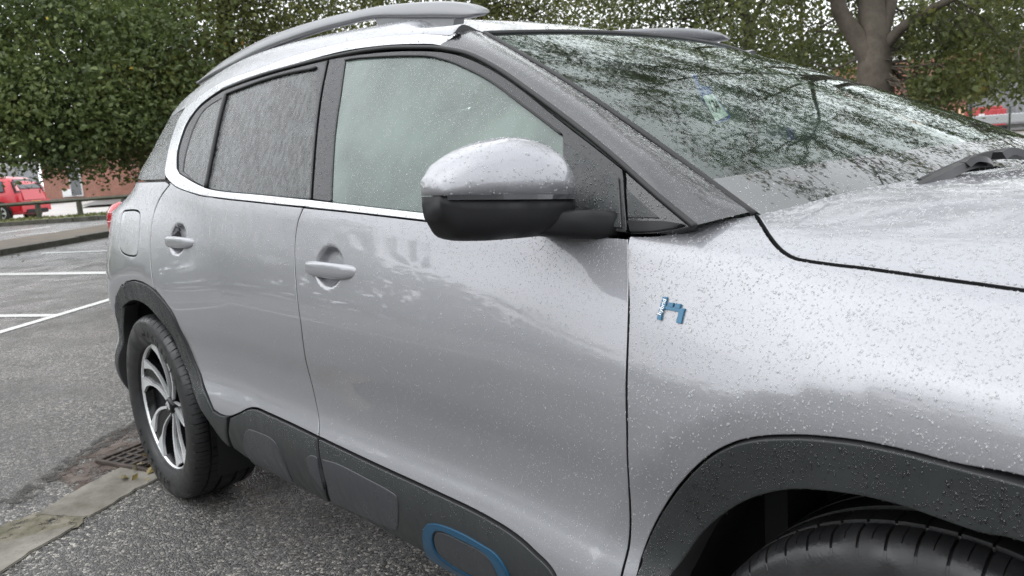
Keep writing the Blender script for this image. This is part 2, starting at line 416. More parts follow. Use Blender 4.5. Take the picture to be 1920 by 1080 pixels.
def curve(surf, segs, step=.006):
    """segs: list of point lists; each list splined, corners between lists; closed loop"""
    out = []
    for sg in segs:
        q = [conv(surf, p) for p in sg]; q = [a for a in q if a is not None]
        c = np.array(catmull(q, 10)) if len(q) > 2 else np.array(q)
        out.append(c)
    P = np.concatenate(out)
    keep = [0]
    for i in range(1, len(P)):
        if np.linalg.norm(P[i]-P[keep[-1]]) > 1e-4: keep.append(i)
    P = P[keep]
    if np.linalg.norm(P[0]-P[-1]) < 1e-4: P = P[:-1]
    # resample keeping corners
    res = []
    n = len(P)
    for i in range(n):
        a, b = P[i], P[(i+1) % n]; L = np.linalg.norm(b-a); k = max(1, int(math.ceil(L/step)))
        for j in range(k): res.append(a+(b-a)*j/k)
    R_ = [res[0]]
    for i in range(1, len(res)):
        p, nx = res[i], res[(i+1) % len(res)]
        d1, d2 = p-R_[-1], nx-p
        cosang = d1@d2/(np.linalg.norm(d1)*np.linalg.norm(d2)+1e-12)
        if np.linalg.norm(d1) > step*.55 or cosang < .8: R_.append(p)
    return np.array(R_)
def area(P): return .5*np.sum(P[:, 0]*np.roll(P[:, 1], -1)-np.roll(P[:, 0], -1)*P[:, 1])
def inset(P, d):
    """positive = inwards for ccw"""
    if area(P) < 0: d = -d
    a = P-np.roll(P, 1, 0); b = np.roll(P, -1, 0)-P
    a /= np.linalg.norm(a, axis=1)[:, None]+1e-12; b /= np.linalg.norm(b, axis=1)[:, None]+1e-12
    na = np.stack([-a[:, 1], a[:, 0]], -1); nb = np.stack([-b[:, 1], b[:, 0]], -1)
    n = na+nb; L = np.linalg.norm(n, axis=1)[:, None]+1e-9; n /= L
    c = np.clip((na*n).sum(1), .45, 1)[:, None]
    return P+n*d/c
def inside(P, Q):
    x, y = Q[:, 0], Q[:, 1]; r = np.zeros(len(Q), bool)
    x1, y1 = P[:, 0], P[:, 1]; x2, y2 = np.roll(x1, -1), np.roll(y1, -1)
    for a, b, c, d in zip(x1, y1, x2, y2):
        if b == d: continue
        k = ((b > y) != (d > y)) & (x < (c-a)*(y-b)/(d-b)+a); r ^= k
    return r
PANELS = {}; MF = {}
def panel(name, surf, segs, m, parent=None, holes=(), off=0.0, gap=.0022, roll=.0022, depth=.02, res=.022, mirror=True, sym=False, dense=(), key=None, ringw=(0, .0012, .004), solid=False, label=None):
    loops = [curve(surf, segs)] if not isinstance(segs, np.ndarray) else [segs]
    loops[0] = inset(loops[0], gap)
    for h in holes:
        hl = curve(surf, h) if not isinstance(h, np.ndarray) else h
        loops.append(inset(hl, -gap))
    uv = []; edges = []; dr = []; tl = []
    rings = []
    for li, Lp in enumerate(loops):
        sg = 1 if li == 0 else -1
        for ri, w in enumerate(ringw):
            q = inset(Lp, sg*w) if w else Lp
            st = len(uv); uv += list(q); edges += [(st+i, st+(i+1) % len(q)) for i in range(len(q))]
            dr += [roll*(1 - (w/ringw[-1]))**2]*len(q); tl += [(1-w/ringw[-1])]*len(q)
            if ri == 0: rings.append((st, len(q)))
    inner = inset(loops[0], ringw[-1]+res*.35)
    lo, hi = inner.min(0), inner.max(0)
    gx, gy = np.meshgrid(np.arange(lo[0], hi[0], res), np.arange(lo[1], hi[1], res)); G = np.stack([gx.ravel(), gy.ravel()], -1)
    G[:, 0] += (np.round((G[:, 1]-lo[1])/res) % 2)*res*.5
    for (du, dv, dra, rr) in dense:
        gx, gy = np.meshgrid(np.arange(du-dra, du+dra, rr), np.arange(dv-dra, dv+dra, rr)); D = np.stack([gx.ravel(), gy.ravel()], -1)
        G = G[(np.abs(G-[du, dv]) > dra).any(1)]; G = np.concatenate([G, D])
    k = inside(inner, G)
    for h in loops[1:]: k &= ~inside(inset(h, -(ringw[-1]+res*.35)), G)
    G = G[k]
    allp = np.array(uv) if len(G) == 0 else np.concatenate([np.array(uv), G])
    vo, eo, fo, ov, oe, of = delaunay_2d_cdt([Vector(p) for p in allp], edges, [], 0, 1e-7)
    UV = np.array([(v.x, v.y) for v in vo]); n = len(UV)
    drr = np.zeros(n); til = np.zeros(n)
    for i, src in enumerate(ov):
        for s_ in src:
            if s_ < len(dr): drr[i] = dr[s_]; til[i] = tl[s_]
    F = np.array([tuple(f) for f in fo]); cen = UV[F].mean(1)
    k = inside(loops[0], cen)
    for h in loops[1:]: k &= ~inside(h, cen)
    F = F[k]
    P = surf.ev(UV); N = surf.nrm(UV)
    V = P+N*(off-drr)[:, None]; NN = N.copy()
    # tilt edge normals outward of the panel
    inv = {}
    for i, src in enumerate(ov):
        for s_ in src: inv[s_] = i
    sk_v = []; sk_f = []; sk_n = []
    base = n
    for (st, L) in rings:
        idx = [inv[st+i] for i in range(L)]
        pv = V[idx]; tn = np.roll(pv, -1, 0)-np.roll(pv, 1, 0); tn /= np.linalg.norm(tn, axis=1)[:, None]+1e-12
        o = np.cross(tn, N[idx])
        mid = P.mean(0)
        # orient away from panel interior, using loop area
        Lp = loops[rings.index((st, L))]
        eps = inset(Lp, .002 if st == rings[0][0] else -.002)
        inn = surf.ev(eps)-surf.ev(Lp)
        s = np.sign((o*inn).sum(1)); s[s == 0] = 1; o = -o*s[:, None]
        nn_ = N[idx]+.9*o; NN[idx] = nn_/np.linalg.norm(nn_, axis=1)[:, None]
        for j in range(L):
            sk_v += [pv[j], pv[j]-N[idx[j]]*depth]; sk_n += [o[j], o[j]]
        for j in range(L):
            a = base+2*j; b = base+2*((j+1) % L); sk_f.append((a, b, b+1, a+1))
        base += 2*L
    MF.setdefault(key or name, []).append((V.copy(), N.copy(), F.copy(), sym))
    V = np.concatenate([V, np.array(sk_v)]); NN = np.concatenate([NN, np.array(sk_n)])
    # orient faces by normal
    fl = []
    for f in [tuple(f) for f in F]+sk_f:
        a, b, c = V[f[0]], V[f[1]], V[f[2]]
        fl.append(f if np.dot(np.cross(b-a, c-a), NN[f[0]]+NN[f[1]]+NN[f[2]]) > 0 else f[::-1])
    outs = []
    def mk(V, NN, fl):
        o = obj(name, V, fl, m, parent, True, NN)
        if m.name in ('silver_paint', 'satin_aluminium', 'wet_black_pillar', 'grey_cladding_plastic') and len(fl) % (2 if sym else 1) == 0:
            o.data.materials.append(M['gap']); h = len(fl)//2 if sym else len(fl); nt_ = len(F)
            for i, pl in enumerate(o.data.polygons):
                if (i % h) >= nt_: pl.material_index = 1
        if label: o['label'] = label
        return o
    Vm = V*[1, -1, 1]; Nm = NN*[1, -1, 1]
    if sym:
        k = len(V); V2 = np.concatenate([V, Vm]); N2 = np.concatenate([NN, Nm])
        outs.append(mk(V2, N2, fl+[tuple(i+k for i in f[::-1]) for f in fl]))
    else:
        outs.append(mk(V, NN, fl))
        if mirror:
            o_ = mk(Vm, Nm, [f[::-1] for f in fl]); outs.append(o_)
            if m.name == 'misted_green_glass': o_.data.materials[0] = M['glass_far']
    PANELS[key or name] = (surf, loops, off)
    return outs
# =================================================================== the silver car
car = thing('silver_car', 'wet silver hybrid car with black wheel arch cladding parked in the foreground, covered in raindrops', 'car', (-1.36, 0, 0))
def car_off(o): return o
CARL = Vector(car.location)
WA = (-2.73, 0)
def ring(surf, wx, r, a0, a1, n=24):
    return [('m', wx+r*math.cos(math.radians(a)), .358+r*math.sin(math.radians(a))) for a in np.linspace(a0, a1, n)]
# shared lines, traced on the body
SEAM_MID = [(568, 389), (557, 418), (552, 455), (552, 500), (555, 545), (562, 600), (567, 640), (577, 695), (586, 730), (594, 768), (597, 819)]
SEAM_REAR = [(318, 346), (300, 370), (288, 400), (282, 440), (281, 473), (283, 507), (292, 545)]
SEAM_FRONT = [(1178, 444), (1177, 600), (1174, 800), (1169, 1060)]; _xs = float(SA.hit(1169, 1060)[0]); SEAM_FRONT += [('m', _xs, .44), ('m', _xs, .36)]
BELT_LO = [(316, 338), (333, 352), (370, 365), (400, 370), (480, 379), (568, 388), (640, 396), (720, 405), (798, 414), (900, 424), (1000, 433), (1100, 441), (1178, 446)]
BELT_UP = [(331, 315), (337, 326), (360, 340), (381, 350), (407, 357), (490, 365), (581, 374), (700, 388), (798, 399), (900, 409), (1000, 418), (1060, 424), (1172, 435)]
CLAD_TOP_R = [(401, 769), (415, 778), (430, 781), (447, 775), (465, 766), (480, 765), (500, 773), (550, 796), (597, 819)]
CLAD_TOP_F = [(599, 820), (700, 868), (800, 914), (900, 962), (960, 998), (1000, 1032), (1040, 1077)]
ARCH_R = [(401, 769), (391, 746), (381, 720), (369, 685), (360, 663), (343, 627), (327, 593), (310, 567), (287, 542), (267, 530), (250, 526), (237, 529)]
DITCH = [(350, 200), (378, 179), (407, 159), (440, 144), (481, 130), (547, 106), (641, 81), (719, 69), (797, 64), (843, 66)]
STRIP_IN = [(331, 315), (332, 285), (340, 255), (350, 230), (370, 202), (392, 183), (418, 166), (435, 158), (481, 141), (547, 122), (641, 97), (719, 86), (797, 83), (826, 86)]
_hx, _hz = [], []
for (px, py) in ((616, 500), (333, 448)):
    h = SA.hit(px, py); P_ = SA.ev(h)[0]; DENTS.append((P_[0], P_[2]-.001, .068, .052, .024))
SA2 = Surf(bodyA, -3.75, -.2, 0, 19, -1.5)
HUV = [SA.hit(616, 500), SA.hit(333, 448)]
# ---- doors, wings, roof
panel('front_door', SA2, [SEAM_MID[::-1], [(570, 389)]+BELT_LO[6:-1]+[(1174, 446)], SEAM_FRONT, [('m', _xs, .34), ('m', _xs-.04, .35)], [('m', -.60, .40)]+[CLAD_TOP_F[-1]]+CLAD_TOP_F[::-1][1:]], M['paint'], car,
      dense=[(HUV[0][0], HUV[0][1], .085, .006)])
panel('rear_door', SA2, [SEAM_MID, CLAD_TOP_R[::-1], [(401, 769), (391, 746), (381, 720), (369, 685), (360, 663), (343, 627), (327, 593), (310, 567), (292, 545)], SEAM_REAR[::-1], [(318, 341), (333, 352), (370, 365), (400, 370), (480, 379), (566, 388)]], M['paint'], car,
      dense=[(HUV[1][0], HUV[1][1], .085, .006)])
flap = [[(233, 395), (250, 394), (259, 397), (262, 405), (261, 430), (259, 462), (256, 476), (250, 480), (237, 478), (227, 471), (224, 455), (226, 420), (229, 401)]]
flapc = curve(SA2, [flap[0]+[flap[0][0]]])
_arc = ring(SA, -2.73, .485, 100, 176)
panel('rear_wing', SA2, [SEAM_REAR, ARCH_R[8:], _arc, [('m', -3.3, .395), ('m', -3.6, .40)], [('m', -3.62, .7), ('m', -3.60, 1.0), ('m', -3.50, 1.15)], [('m', -3.38, 1.205), ('m', -3.1, 1.207), (270, 341), (309, 340)]], M['paint'], car, holes=[flapc])
panel('fuel_flap', SA2, flapc, M['paint'], car, mirror=False)
hb = SB.hit(1916, 543)
GAP = [(1416, 402), (1428, 421), (1440, 440), (1452, 456), (1466, 470), (1484, 481), (1505, 487), (1560, 495), (1620, 502), (1700, 513), (1800, 527), (1916, 543)]
ARCH_F = [(1195, 1078), (1205, 1040), (1222, 998), (1245, 955), (1272, 915), (1305, 878), (1340, 850), (1380, 831), (1420, 822), (1460, 819), (1510, 819), (1560, 823), (1620, 831), (1700, 848), (1800, 874), (1916, 904)]
h2 = SB.ev(SB.hit(1916, 904))[0]; a2 = math.degrees(math.atan2(h2[2]-.358, h2[0])); r2 = math.hypot(h2[0], h2[2]-.358)
h3 = SB.ev(SB.hit(1195, 1078))[0]; a3 = math.degrees(math.atan2(h3[2]-.358, h3[0])); r3 = math.hypot(h3[0], h3[2]-.358)
ARC_F2 = [('m', (r2+(.485-r2)*k)*math.cos(math.radians(a2+(4-a2)*k)), .358+(r2+(.485-r2)*k)*math.sin(math.radians(a2+(4-a2)*k))) for k in np.linspace(0, 1, 9)]
TRI_BOT = [(1181, 441), (1226, 441), (1268, 434), (1304, 424), (1360, 411), (1414, 402)]
panel('front_wing', SB, [TRI_BOT, GAP+[('uv', .4, hb[1]), ('uv', .62, hb[1]-.03)], [('m', .70, .80), ('m', .68, .55), ('m', .60, .40)], ARC_F2[::-1]+ARCH_F[::-1][1:], [('m', -.475, .36), ('m', _xs, .33)], SEAM_FRONT[::-1]], M['paint'], car)
SMAX = SB.L[np.searchsorted(SB.tt, 18.0)] if False else float(np.interp(19.0, SB.tt, SB.L))
def bon_x(s):
    P = SB.ev(np.stack([np.array([-.1]), np.array([s])], -1))[0]; y = abs(P[1]); return -.335+.235*(1-(min(y, .745)/.745)**2.2)
ss = np.linspace(SB.hit(1424, 396)[1]+.01, SMAX, 12)
rear_edge = [('uv', bon_x(s), s) for s in ss]
panel('bonnet', SB, [GAP+[('uv', .4, hb[1]), ('uv', .62, hb[1]-.03)], [('uv', .72, hb[1]+.05), ('uv', .80, hb[1]+.3), ('uv', .82, SMAX)], rear_edge[::-1]+[(1424, 396)]], M['paint'], car, gap=.0046, roll=.0020, sym=True, depth=.012)
SM_A = float(np.interp(19.0, SA.tt, SA.L))
hdr = SA.hit(850, 64)
hx = []
for k in range(25):
    s_ = hdr[1]+.004+(SM_A-hdr[1]-.004)*k/24; y_ = abs(SA.ev(np.array([-1.1, s_]))[0][1]); hx.append(('uv', -1.118+.075*max(0, 1-(y_/.585)**2.2), s_))
panel('roof', SA, [DITCH+[(862, 60)], hx, [('uv', -3.25, SM_A)], [('uv', -3.28, hdr[1]+.05), ('m', -3.22, 1.42), (312, 219), (350, 200)]], M['paint'], car, sym=True, gap=.0015, res=.04)
# ---- signature strip round the windows
panel('window_surround_trim', SA, [[(316, 338), (310, 326), (313, 300), (322, 262), (334, 228), (348, 203)], DITCH[1:-1]+[(843, 67)], [(860, 64)], [(826, 86)]+STRIP_IN[::-1][1:], BELT_UP[1:7], [(582, 388)]+[(570, 388)]+BELT_LO[4::-1]], M['strip'], car, off=.003, gap=.0015, roll=.003, res=.03)
panel('window_surround_trim', SA, [BELT_UP[6:-1], [(1060, 437), (1000, 432)]+BELT_LO[9:5:-1]+[(574, 389)]], M['strip'], car, off=.003, gap=.0015, roll=.003, res=.03)
# ---- pillar glass, windows
panel('quarter_panel_glass', SA, [[(309, 337), (268, 339)], [('m', -3.36, 1.23), ('m', -3.30, 1.35), ('m', -3.22, 1.41)], [(313, 220), (346, 204)], [(334, 226), (322, 260), (313, 298), (309, 326)]], M['glass_rear'], car, off=-.001, res=.03)
GF = [[(620, 379), (622, 320), (626, 259), (631, 215), (637, 178), (640, 155), (646, 113)], [(672, 109), (735, 106), (797, 106), (829, 112), (860, 123), (915, 151), (973, 194), (1012, 223), (1051, 252)], [(1053, 330), (1057, 423)], [(1000, 417), (900, 408), (798, 398), (700, 387)]]
panel('front_window_frame', SA, [[(584, 374), (592, 259), (598, 205), (605, 160), (616, 109)], [(672, 100), (735, 94), (797, 93), (840, 97), (876, 107), (927, 132), (981, 169), (1043, 219), (1109, 270), (1166, 315)], [(1168, 332), (1170, 371), (1173, 410), (1175, 437)], BELT_UP[::-1][1:6]+[(584, 374)]], M['frame'], car, holes=[GF], off=-.002, res=.03, gap=.002)
panel('front_window', SA, GF, M['glass_front'], car, off=-.006, roll=.001, res=.03, gap=-.002)
panel('mirror_sail', SA, [[(1058, 266), (1110, 300), (1162, 332)], [(1165, 380), (1168, 430)], [(1060, 421)]], M['clad'], car, off=.003, res=.03)
panel('pillar_triangle', SA, [[(1171, 319), (1226, 366), (1284, 414), (1299, 424)], [(1266, 433), (1226, 439), (1180, 440)], [(1174, 412), (1171, 370)]], M['black'], car, off=-.001, res=.03)
panel('pillar_triangle_ledge', SA, [[(1175, 413), (1245, 413), (1290, 421)], [(1266, 431), (1226, 437), (1181, 438)]], M['mirror_black'], car, off=.006, res=.03, roll=.004)
panel('pillar_quarterlight', SA, [[(1173, 350), (1238, 408)], [(1240, 411), (1175, 410)]], M['clad'], car, off=.002, res=.03)
GR = [[(387, 351), (396, 300), (405, 255), (414, 215), (423, 178)], [(425, 175), (455, 163), (500, 147), (545, 135), (592, 126)], [(588, 200), (582, 290), (577, 371)], [(490, 363), (410, 355)]]
GQ = [[(342, 320), (345, 296), (352, 268), (362, 238), (376, 212), (390, 198), (414, 183)], [(404, 225), (393, 280), (384, 330), (381, 348)], [(362, 338)]]
panel('rear_window_frame', SA, [[(333, 316), (334, 285), (342, 256), (352, 232), (371, 204), (393, 185), (419, 168), (436, 161), (482, 145), (548, 126), (613, 110)], [(602, 160), (595, 205), (589, 259), (581, 373)], BELT_UP[5:0:-1]+[(333, 318)]], M['frame'], car, holes=[GR, GQ], off=-.002, res=.03)
panel('rear_window', SA, GR, M['glass_rear'], car, off=-.005, roll=.001, res=.03, gap=-.002)
panel('quarter_window', SA, GQ, M['glass_rear'], car, off=-.005, roll=.001, res=.03, gap=-.002)
# seal between strip and frame
def on(surf, pts, off=0): return [surf.ev(h)[0]+surf.nrm(h)[0]*off for h in (conv(surf, p) for p in pts) if h is not None]
def pair(name, pts, r, m, parent=car, n=6):
    for s in (1, -1):
        tube(name, [p*np.array([1, s, 1]) for p in pts], r, m, parent, n)
pair('window_seal', catmull(on(SA, [(418, 167), (482, 143), (548, 124), (641, 102), (719, 90), (797, 88), (835, 91), (880, 101), (934, 129), (993, 170), (1051, 213), (1109, 258), (1168, 308), (1226, 361), (1284, 410), (1302, 424)], -.001), 6), .0055, M['rubber'])
pair('window_seal', catmull(on(SA, [(646, 112), (672, 108), (735, 104), (797, 104), (829, 110), (860, 121), (915, 149), (973, 192), (1012, 221), (1051, 251)], -.001), 6), .0022, M['rubber'])
pair('window_seal', catmull(on(SA, [(386, 352), (396, 300), (405, 255), (414, 215), (424, 178)], 0), 6), .007, M['rubber'])
pair('window_seal', catmull(on(SA, [(424, 176), (455, 164), (500, 148), (545, 136), (592, 127)], 0), 6), .0045, M['rubber'])
# ---- A pillars
WSE = [(905, 64), (954, 92), (1000, 120), (1051, 151), (1100, 183), (1150, 217), (1207, 258), (1260, 294), (1310, 328), (1360, 362), (1418, 396)]
AOUT = [(826, 86), (876, 99), (934, 127), (993, 168), (1051, 211), (1109, 255), (1168, 302), (1226, 357), (1284, 407), (1304, 423)]
c1 = np.array(catmull(on(SA, AOUT, .001), 8)); c2 = np.array(catmull(on(SW, WSE, .002), 8))
def resamp(C, n):
    L = np.concatenate([[0], np.cumsum(np.linalg.norm(np.diff(C, axis=0), axis=1))]); q = np.linspace(0, L[-1], n)
    return np.stack([np.interp(q, L, C[:, i]) for i in range(3)], -1)
nA, mA = 70, 14
c1 = resamp(c1, nA); c2 = resamp(c2, nA)
bl = np.array([.15, -.55, .8]); bl /= np.linalg.norm(bl)
V = []; 
for i in range(nA):
    wd = np.linalg.norm(c1[i]-c2[i])
    for j in range(mA):
        s = j/(mA-1); V.append(c1[i]*(1-s)+c2[i]*s+bl*wd*(.17*math.sin(math.pi*s)**.8)*min(1, (nA-1-i)/14)**.7)
F = [(i*mA+j, i*mA+j+1, (i+1)*mA+j+1, (i+1)*mA+j) for i in range(nA-1) for j in range(mA-1)]
V = np.array(V)
PIL = obj('windscreen_pillar', V, F, M['pillar'], car)
obj('windscreen_pillar', V*[1, -1, 1], [f[::-1] for f in F], M['pillar'], car)
# pale inner trim of both pillars
for s in (1, -1):
    obj('inner_pillar_trim', (V+[.0, .035, -.035])*[1, s, 1], F, M['trim_light'], car)
# ---- windscreen
tS = lambda t: float(np.interp(t, SW.tt, SW.L))
wy = lambda t: WS0[2]+(WS1[2]-WS0[2])*t
wsl = np.array([(-(wy(t)-.004), tS(t)) for t in np.linspace(0, 1.06, 60)]+[(y, tS(1.06)) for y in np.linspace(-.75, .75, 60)[1:-1]]+[((wy(t)-.004), tS(t)) for t in np.linspace(1.06, 0, 60)]+[(y, tS(0)) for y in np.linspace(.58, -.58, 50)[1:-1]])
panel('windscreen', SW, wsl, M['glass_ws'], car, mirror=False, off=.0, gap=0, roll=.001, depth=.003, res=.04)
tfr = .895
frit = np.array([(-(wy(t)-.006), tS(t)) for t in np.linspace(tfr, 1.055, 12)]+[(y, tS(1.055)) for y in np.linspace(-.74, .74, 60)]+[((wy(t)-.006), tS(t)) for t in np.linspace(1.055, tfr, 12)]+[(y, tS(tfr)) for y in np.linspace(.72, -.72, 50)])
panel('windscreen_dark_border', SW, frit, M['frit'], car, mirror=False, off=.0025, gap=0, roll=.0003, depth=.001, res=.04)
pair('windscreen_seal', resamp(np.array([SW.ev(np.array([-(wy(t)+.001), tS(t)]))[0]+[0, 0, .002] for t in np.linspace(0, 1.02, 50)]), 50), .006, M['rubber'])
tube('windscreen_top_seal', [SW.ev(np.array([y, tS(-.004)]))[0]+[0, 0, .001] for y in np.linspace(-.585, .585, 40)], .006, M['rubber'], car, 6)
# ---- cladding
ARCHI_R = [(436, 838), (420, 824), (400, 798), (377, 762), (360, 716), (348, 682), (337, 655), (323, 625), (303, 600), (287, 582), (273, 570), (255, 563), (242, 567), (233, 576)]
arcI = ring(SA, -2.73, .412, 116, 188, 10)
panel('wheel_arch_cladding', SA, [ARCH_R, _arc, [('m', -3.14, .32)], arcI[::-1]+ARCHI_R[::-1], [(430, 780), (415, 778), (401, 770)]], M['clad'], car, off=.008, roll=.005, depth=.055, ringw=(0, .002, .007))
ARCHI_F = [(1262, 1078), (1283, 1053), (1318, 1003), (1358, 966), (1400, 940), (1440, 926), (1488, 918), (1540, 920), (1590, 926), (1635, 934), (1700, 951), (1760, 972), (1840, 999), (1914, 1022)]
h4 = SB.ev(SB.hit(1914, 1022))[0]; a4 = math.degrees(math.atan2(h4[2]-.358, h4[0])); r4 = math.hypot(h4[0], h4[2]-.358)
AI2 = [('m', (r4+(.412-r4)*k)*math.cos(math.radians(a4+(2-a4)*k)), .358+(r4+(.412-r4)*k)*math.sin(math.radians(a4+(2-a4)*k))) for k in np.linspace(0, 1, 9)]
panel('wheel_arch_cladding', SB, [[('m', -.495, .32)]+ARCH_F+ARC_F2[1:], [('m', .41, .33)], AI2[::-1]+ARCHI_F[::-1][1:], [('m', -.415, .32)]], M['clad'], car, off=.008, roll=.005, depth=.055, ringw=(0, .002, .007))
# sill cladding: rear door part, front door part
panel('sill_cladding', SA, [[(433, 783), (447, 777), (465, 768), (480, 767), (500, 775), (550, 798), (597, 821)], [(599, 847), (606, 880), (612, 902), (622, 944)], [(560, 916), (500, 884), (467, 857)], [(440, 838), (430, 812)]], M['clad'], car, off=.006, roll=.004, depth=.03, ringw=(0, .002, .006))
panel('sill_cladding', SA, [[(600, 822), (700, 870), (800, 916), (900, 964), (960, 1000), (1000, 1034), (1040, 1078), ('m', -.60, .405), ('m', -.50, .33)], [('m', -.50, .30), ('m', -.9, .302), (740, 1000), (625, 946)], [(614, 902), (608, 880), (601, 847)]], M['clad'], car, off=.006, roll=.004, depth=.03, ringw=(0, .002, .006))
panel('sill_underside', SA, [[('m', -2.07, .300), (480, 870), (560, 920), (622, 948), (740, 1003), ('m', -.9, .298), ('m', -.42, .30)], [('uv', -.42, .0), ('uv', -2.06, .0)]], M['clad_flat'], car, off=.0, roll=.003)
def bump_panel(pts, m=M['clad_flat'], off=.0105, **k): return panel('side_bump_pad', SA, [pts+[pts[0]]], m, car, off=off, roll=.004, depth=.006, ringw=(0, .003, .010), res=.02, **k)
bump_panel([(461, 812), (468, 803), (483, 806), (510, 818), (524, 834), (540, 868), (553, 899), (548, 903), (520, 890), (490, 872), (466, 850), (459, 830)])
bump_panel([(578, 856), (586, 851), (599, 856), (604, 880), (609, 900), (612, 918), (600, 905), (583, 878)])
bump_panel([(608, 858), (640, 868), (690, 893), (735, 917), (749, 930), (753, 955), (751, 985), (742, 990), (700, 972), (640, 945), (625, 935), (616, 905)])
oval = [(806, 977), (826, 978), (860, 990), (905, 1014), (935, 1034), (955, 1062), (966, 1090), (962, 1110), (930, 1105), (880, 1087), (835, 1062), (806, 1036), (797, 1010), (798, 988)]
ovi = [(824, 993), (838, 995), (870, 1010), (905, 1028), (925, 1046), (938, 1070), (944, 1088), (925, 1088), (880, 1070), (846, 1050), (826, 1032), (818, 1012), (819, 999)]
panel('blue_bump_ring', SA, [oval+[oval[0]]], M['blue'], car, holes=[[ovi+[ovi[0]]]], off=.0125, roll=.004, depth=.01, ringw=(0, .0015, .005), res=.02)
bump_panel(ovi, off=.0115)
# ---- dark inner shells that close the gaps
def shell(surf, u0, u1, s0, s1, off, cond, name):
    us = np.arange(u0, u1, .03); ss_ = np.arange(s0, s1, .03); U, Q = np.meshgrid(us, ss_, indexing='ij'); uv = np.stack([U.ravel(), Q.ravel()], -1)
    P = surf.ev(uv)-surf.nrm(uv)*off; nv = len(ss_); F = []
    for i in range(len(us)-1):
        for j in range(nv-1):
            a = i*nv+j; ids = (a, a+1, a+nv+1, a+nv); c = P[list(ids)].mean(0)
            if cond(c): F.append(ids)
    for s in (1, -1): obj(name, P*[1, s, 1], F, M['dark'], car)
okw = lambda c: min(math.hypot(c[0], c[2]-.358), math.hypot(c[0]+2.73, c[2]-.358)) > .44
sb_ = SA.xz(-1.5, 1.10)[1]
shell(SA, -3.6, -.30, 0, sb_, .032, okw, 'inner_body_shell')
shell(SB, -.45, .60, 0, float(np.interp(19.0, SB.tt, SB.L)), .034, lambda c: okw(c) and c[0] > bon_x(0)-.3+.0*c[1] and (abs(c[1]) > .78 or c[0] > -.30+.235*(1-(min(abs(c[1]), .745)/.745)**2.2)), 'inner_wing_shell')
# floor pan and closing walls
for o_ in (box('floor_pan', (-1.4, 0, .27), (4.1, 1.52, .05), M['dark'], car),
           box('bulkhead', (-.30, 0, .62), (.04, 1.50, .68), M['dark'], car),
           box('tail_panel', (-3.50, 0, .68), (.05, 1.2, .75), M['paint'], car, bev=.01),
           box('tailgate_glass', (-3.22, 0, 1.27), (.04, .9, .22), M['glass_rear'], car)): pass
fb = box('front_bumper', (.70, 0, .56), (.42, 1.66, .62), M['paint'], car, bev=.16, smooth=True)
box('lower_grille', (.86, 0, .42), (.06, 1.15, .20), M['clad'], fb, bev=.02)
box('upper_grille', (.84, 0, .84), (.08, 1.30, .12), M['black'], fb, bev=.03)
for s in (-1, 1):
    hl_ = box('headlamp', (.74, .60*s, .90), (.24, .36, .12), M['black'], car, bev=.04, rz=-.45*s, smooth=True)
    box('headlamp_lens', (.80, .60*s, .90), (.16, .28, .07), M['ind'], hl_, bev=.02, rz=-.45*s)
# wheel wells
for wx in (-2.73, 0):
    for s in (1, -1):
        Vw = []; Fw = []; n_ = 40
        prof = [(-.885, .435), (-.70, .44), (-.62, .44), (-.60, .10)]
        for k in range(n_+1):
            a = math.radians(-25+230*k/n_)
            for (yy, rr) in prof: Vw.append((wx+rr*math.cos(a), yy*s, .358+rr*math.sin(a)))
        m_ = len(prof)
        for k in range(n_):
            for j in range(m_-1): Fw.append((k*m_+j, k*m_+j+1, (k+1)*m_+j+1, (k+1)*m_+j))
        obj('wheel_arch_liner', Vw, Fw, M['dark'], car)
# ---- interior
sB = M['seat']
box('dashboard', (-.62, 0, .96), (.62, 1.42, .16), M['dash'], car, bev=.04, smooth=True)
box('dashboard_cowl', (-.78, -.36, 1.06), (.20, .42, .08), M['dash'], car, bev=.035, smooth=True)
for (x_, y_) in ((-1.55, -.38), (-1.55, .38), (-2.4, -.38), (-2.4, .38)):
    box('seat', (x_, y_, .62), (.5, .5, .16), sB, car, bev=.05, smooth=True)
    box('seat_backrest', (x_-.27, y_, .92), (.14, .5, .60), sB, car, bev=.05, smooth=True)
    box('headrest', (x_-.30, y_, 1.29), (.10, .26, .17), sB, car, bev=.04, smooth=True)
box('headliner', (-1.98, 0, 1.462), (1.78, 1.08, .02), M['trim_light'], car)
for s in (-1, 1):
    box('inner_pillar_trim', (-1.62, .70*s, 1.27), (.09, .03, .42), M['trim_light'], car, bev=.01, R=Matrix.Rotation(.42*-s*-1, 4, 'X'))
    box('roof_side_lining', (-2.02, .63*s, 1.43), (1.1, .02, .10), M['seat'], car)
    box('door_card', (-1.7, .80*s, .85), (2.3, .05, .52), M['dash'], car)
bm = bmesh.new(); r_ = bmesh.ops.create_cone(bm, segments=28, radius1=.18, radius2=.18, depth=.03, cap_ends=False); bm.free()
st = [(-1.0+.18*math.cos(a)*.35, -.37+.18*math.sin(a), 1.0+.18*math.cos(a)*.93) for a in np.linspace(0, 2*math.pi, 33)]
tube('steering_wheel', [(x-.02, y, z-.03) for x, y, z in st], .014, M['dark'], car)
box('rear_view_mirror', (-1.0, 0, 1.39), (.03, .23, .07), M['black'], car, bev=.012)
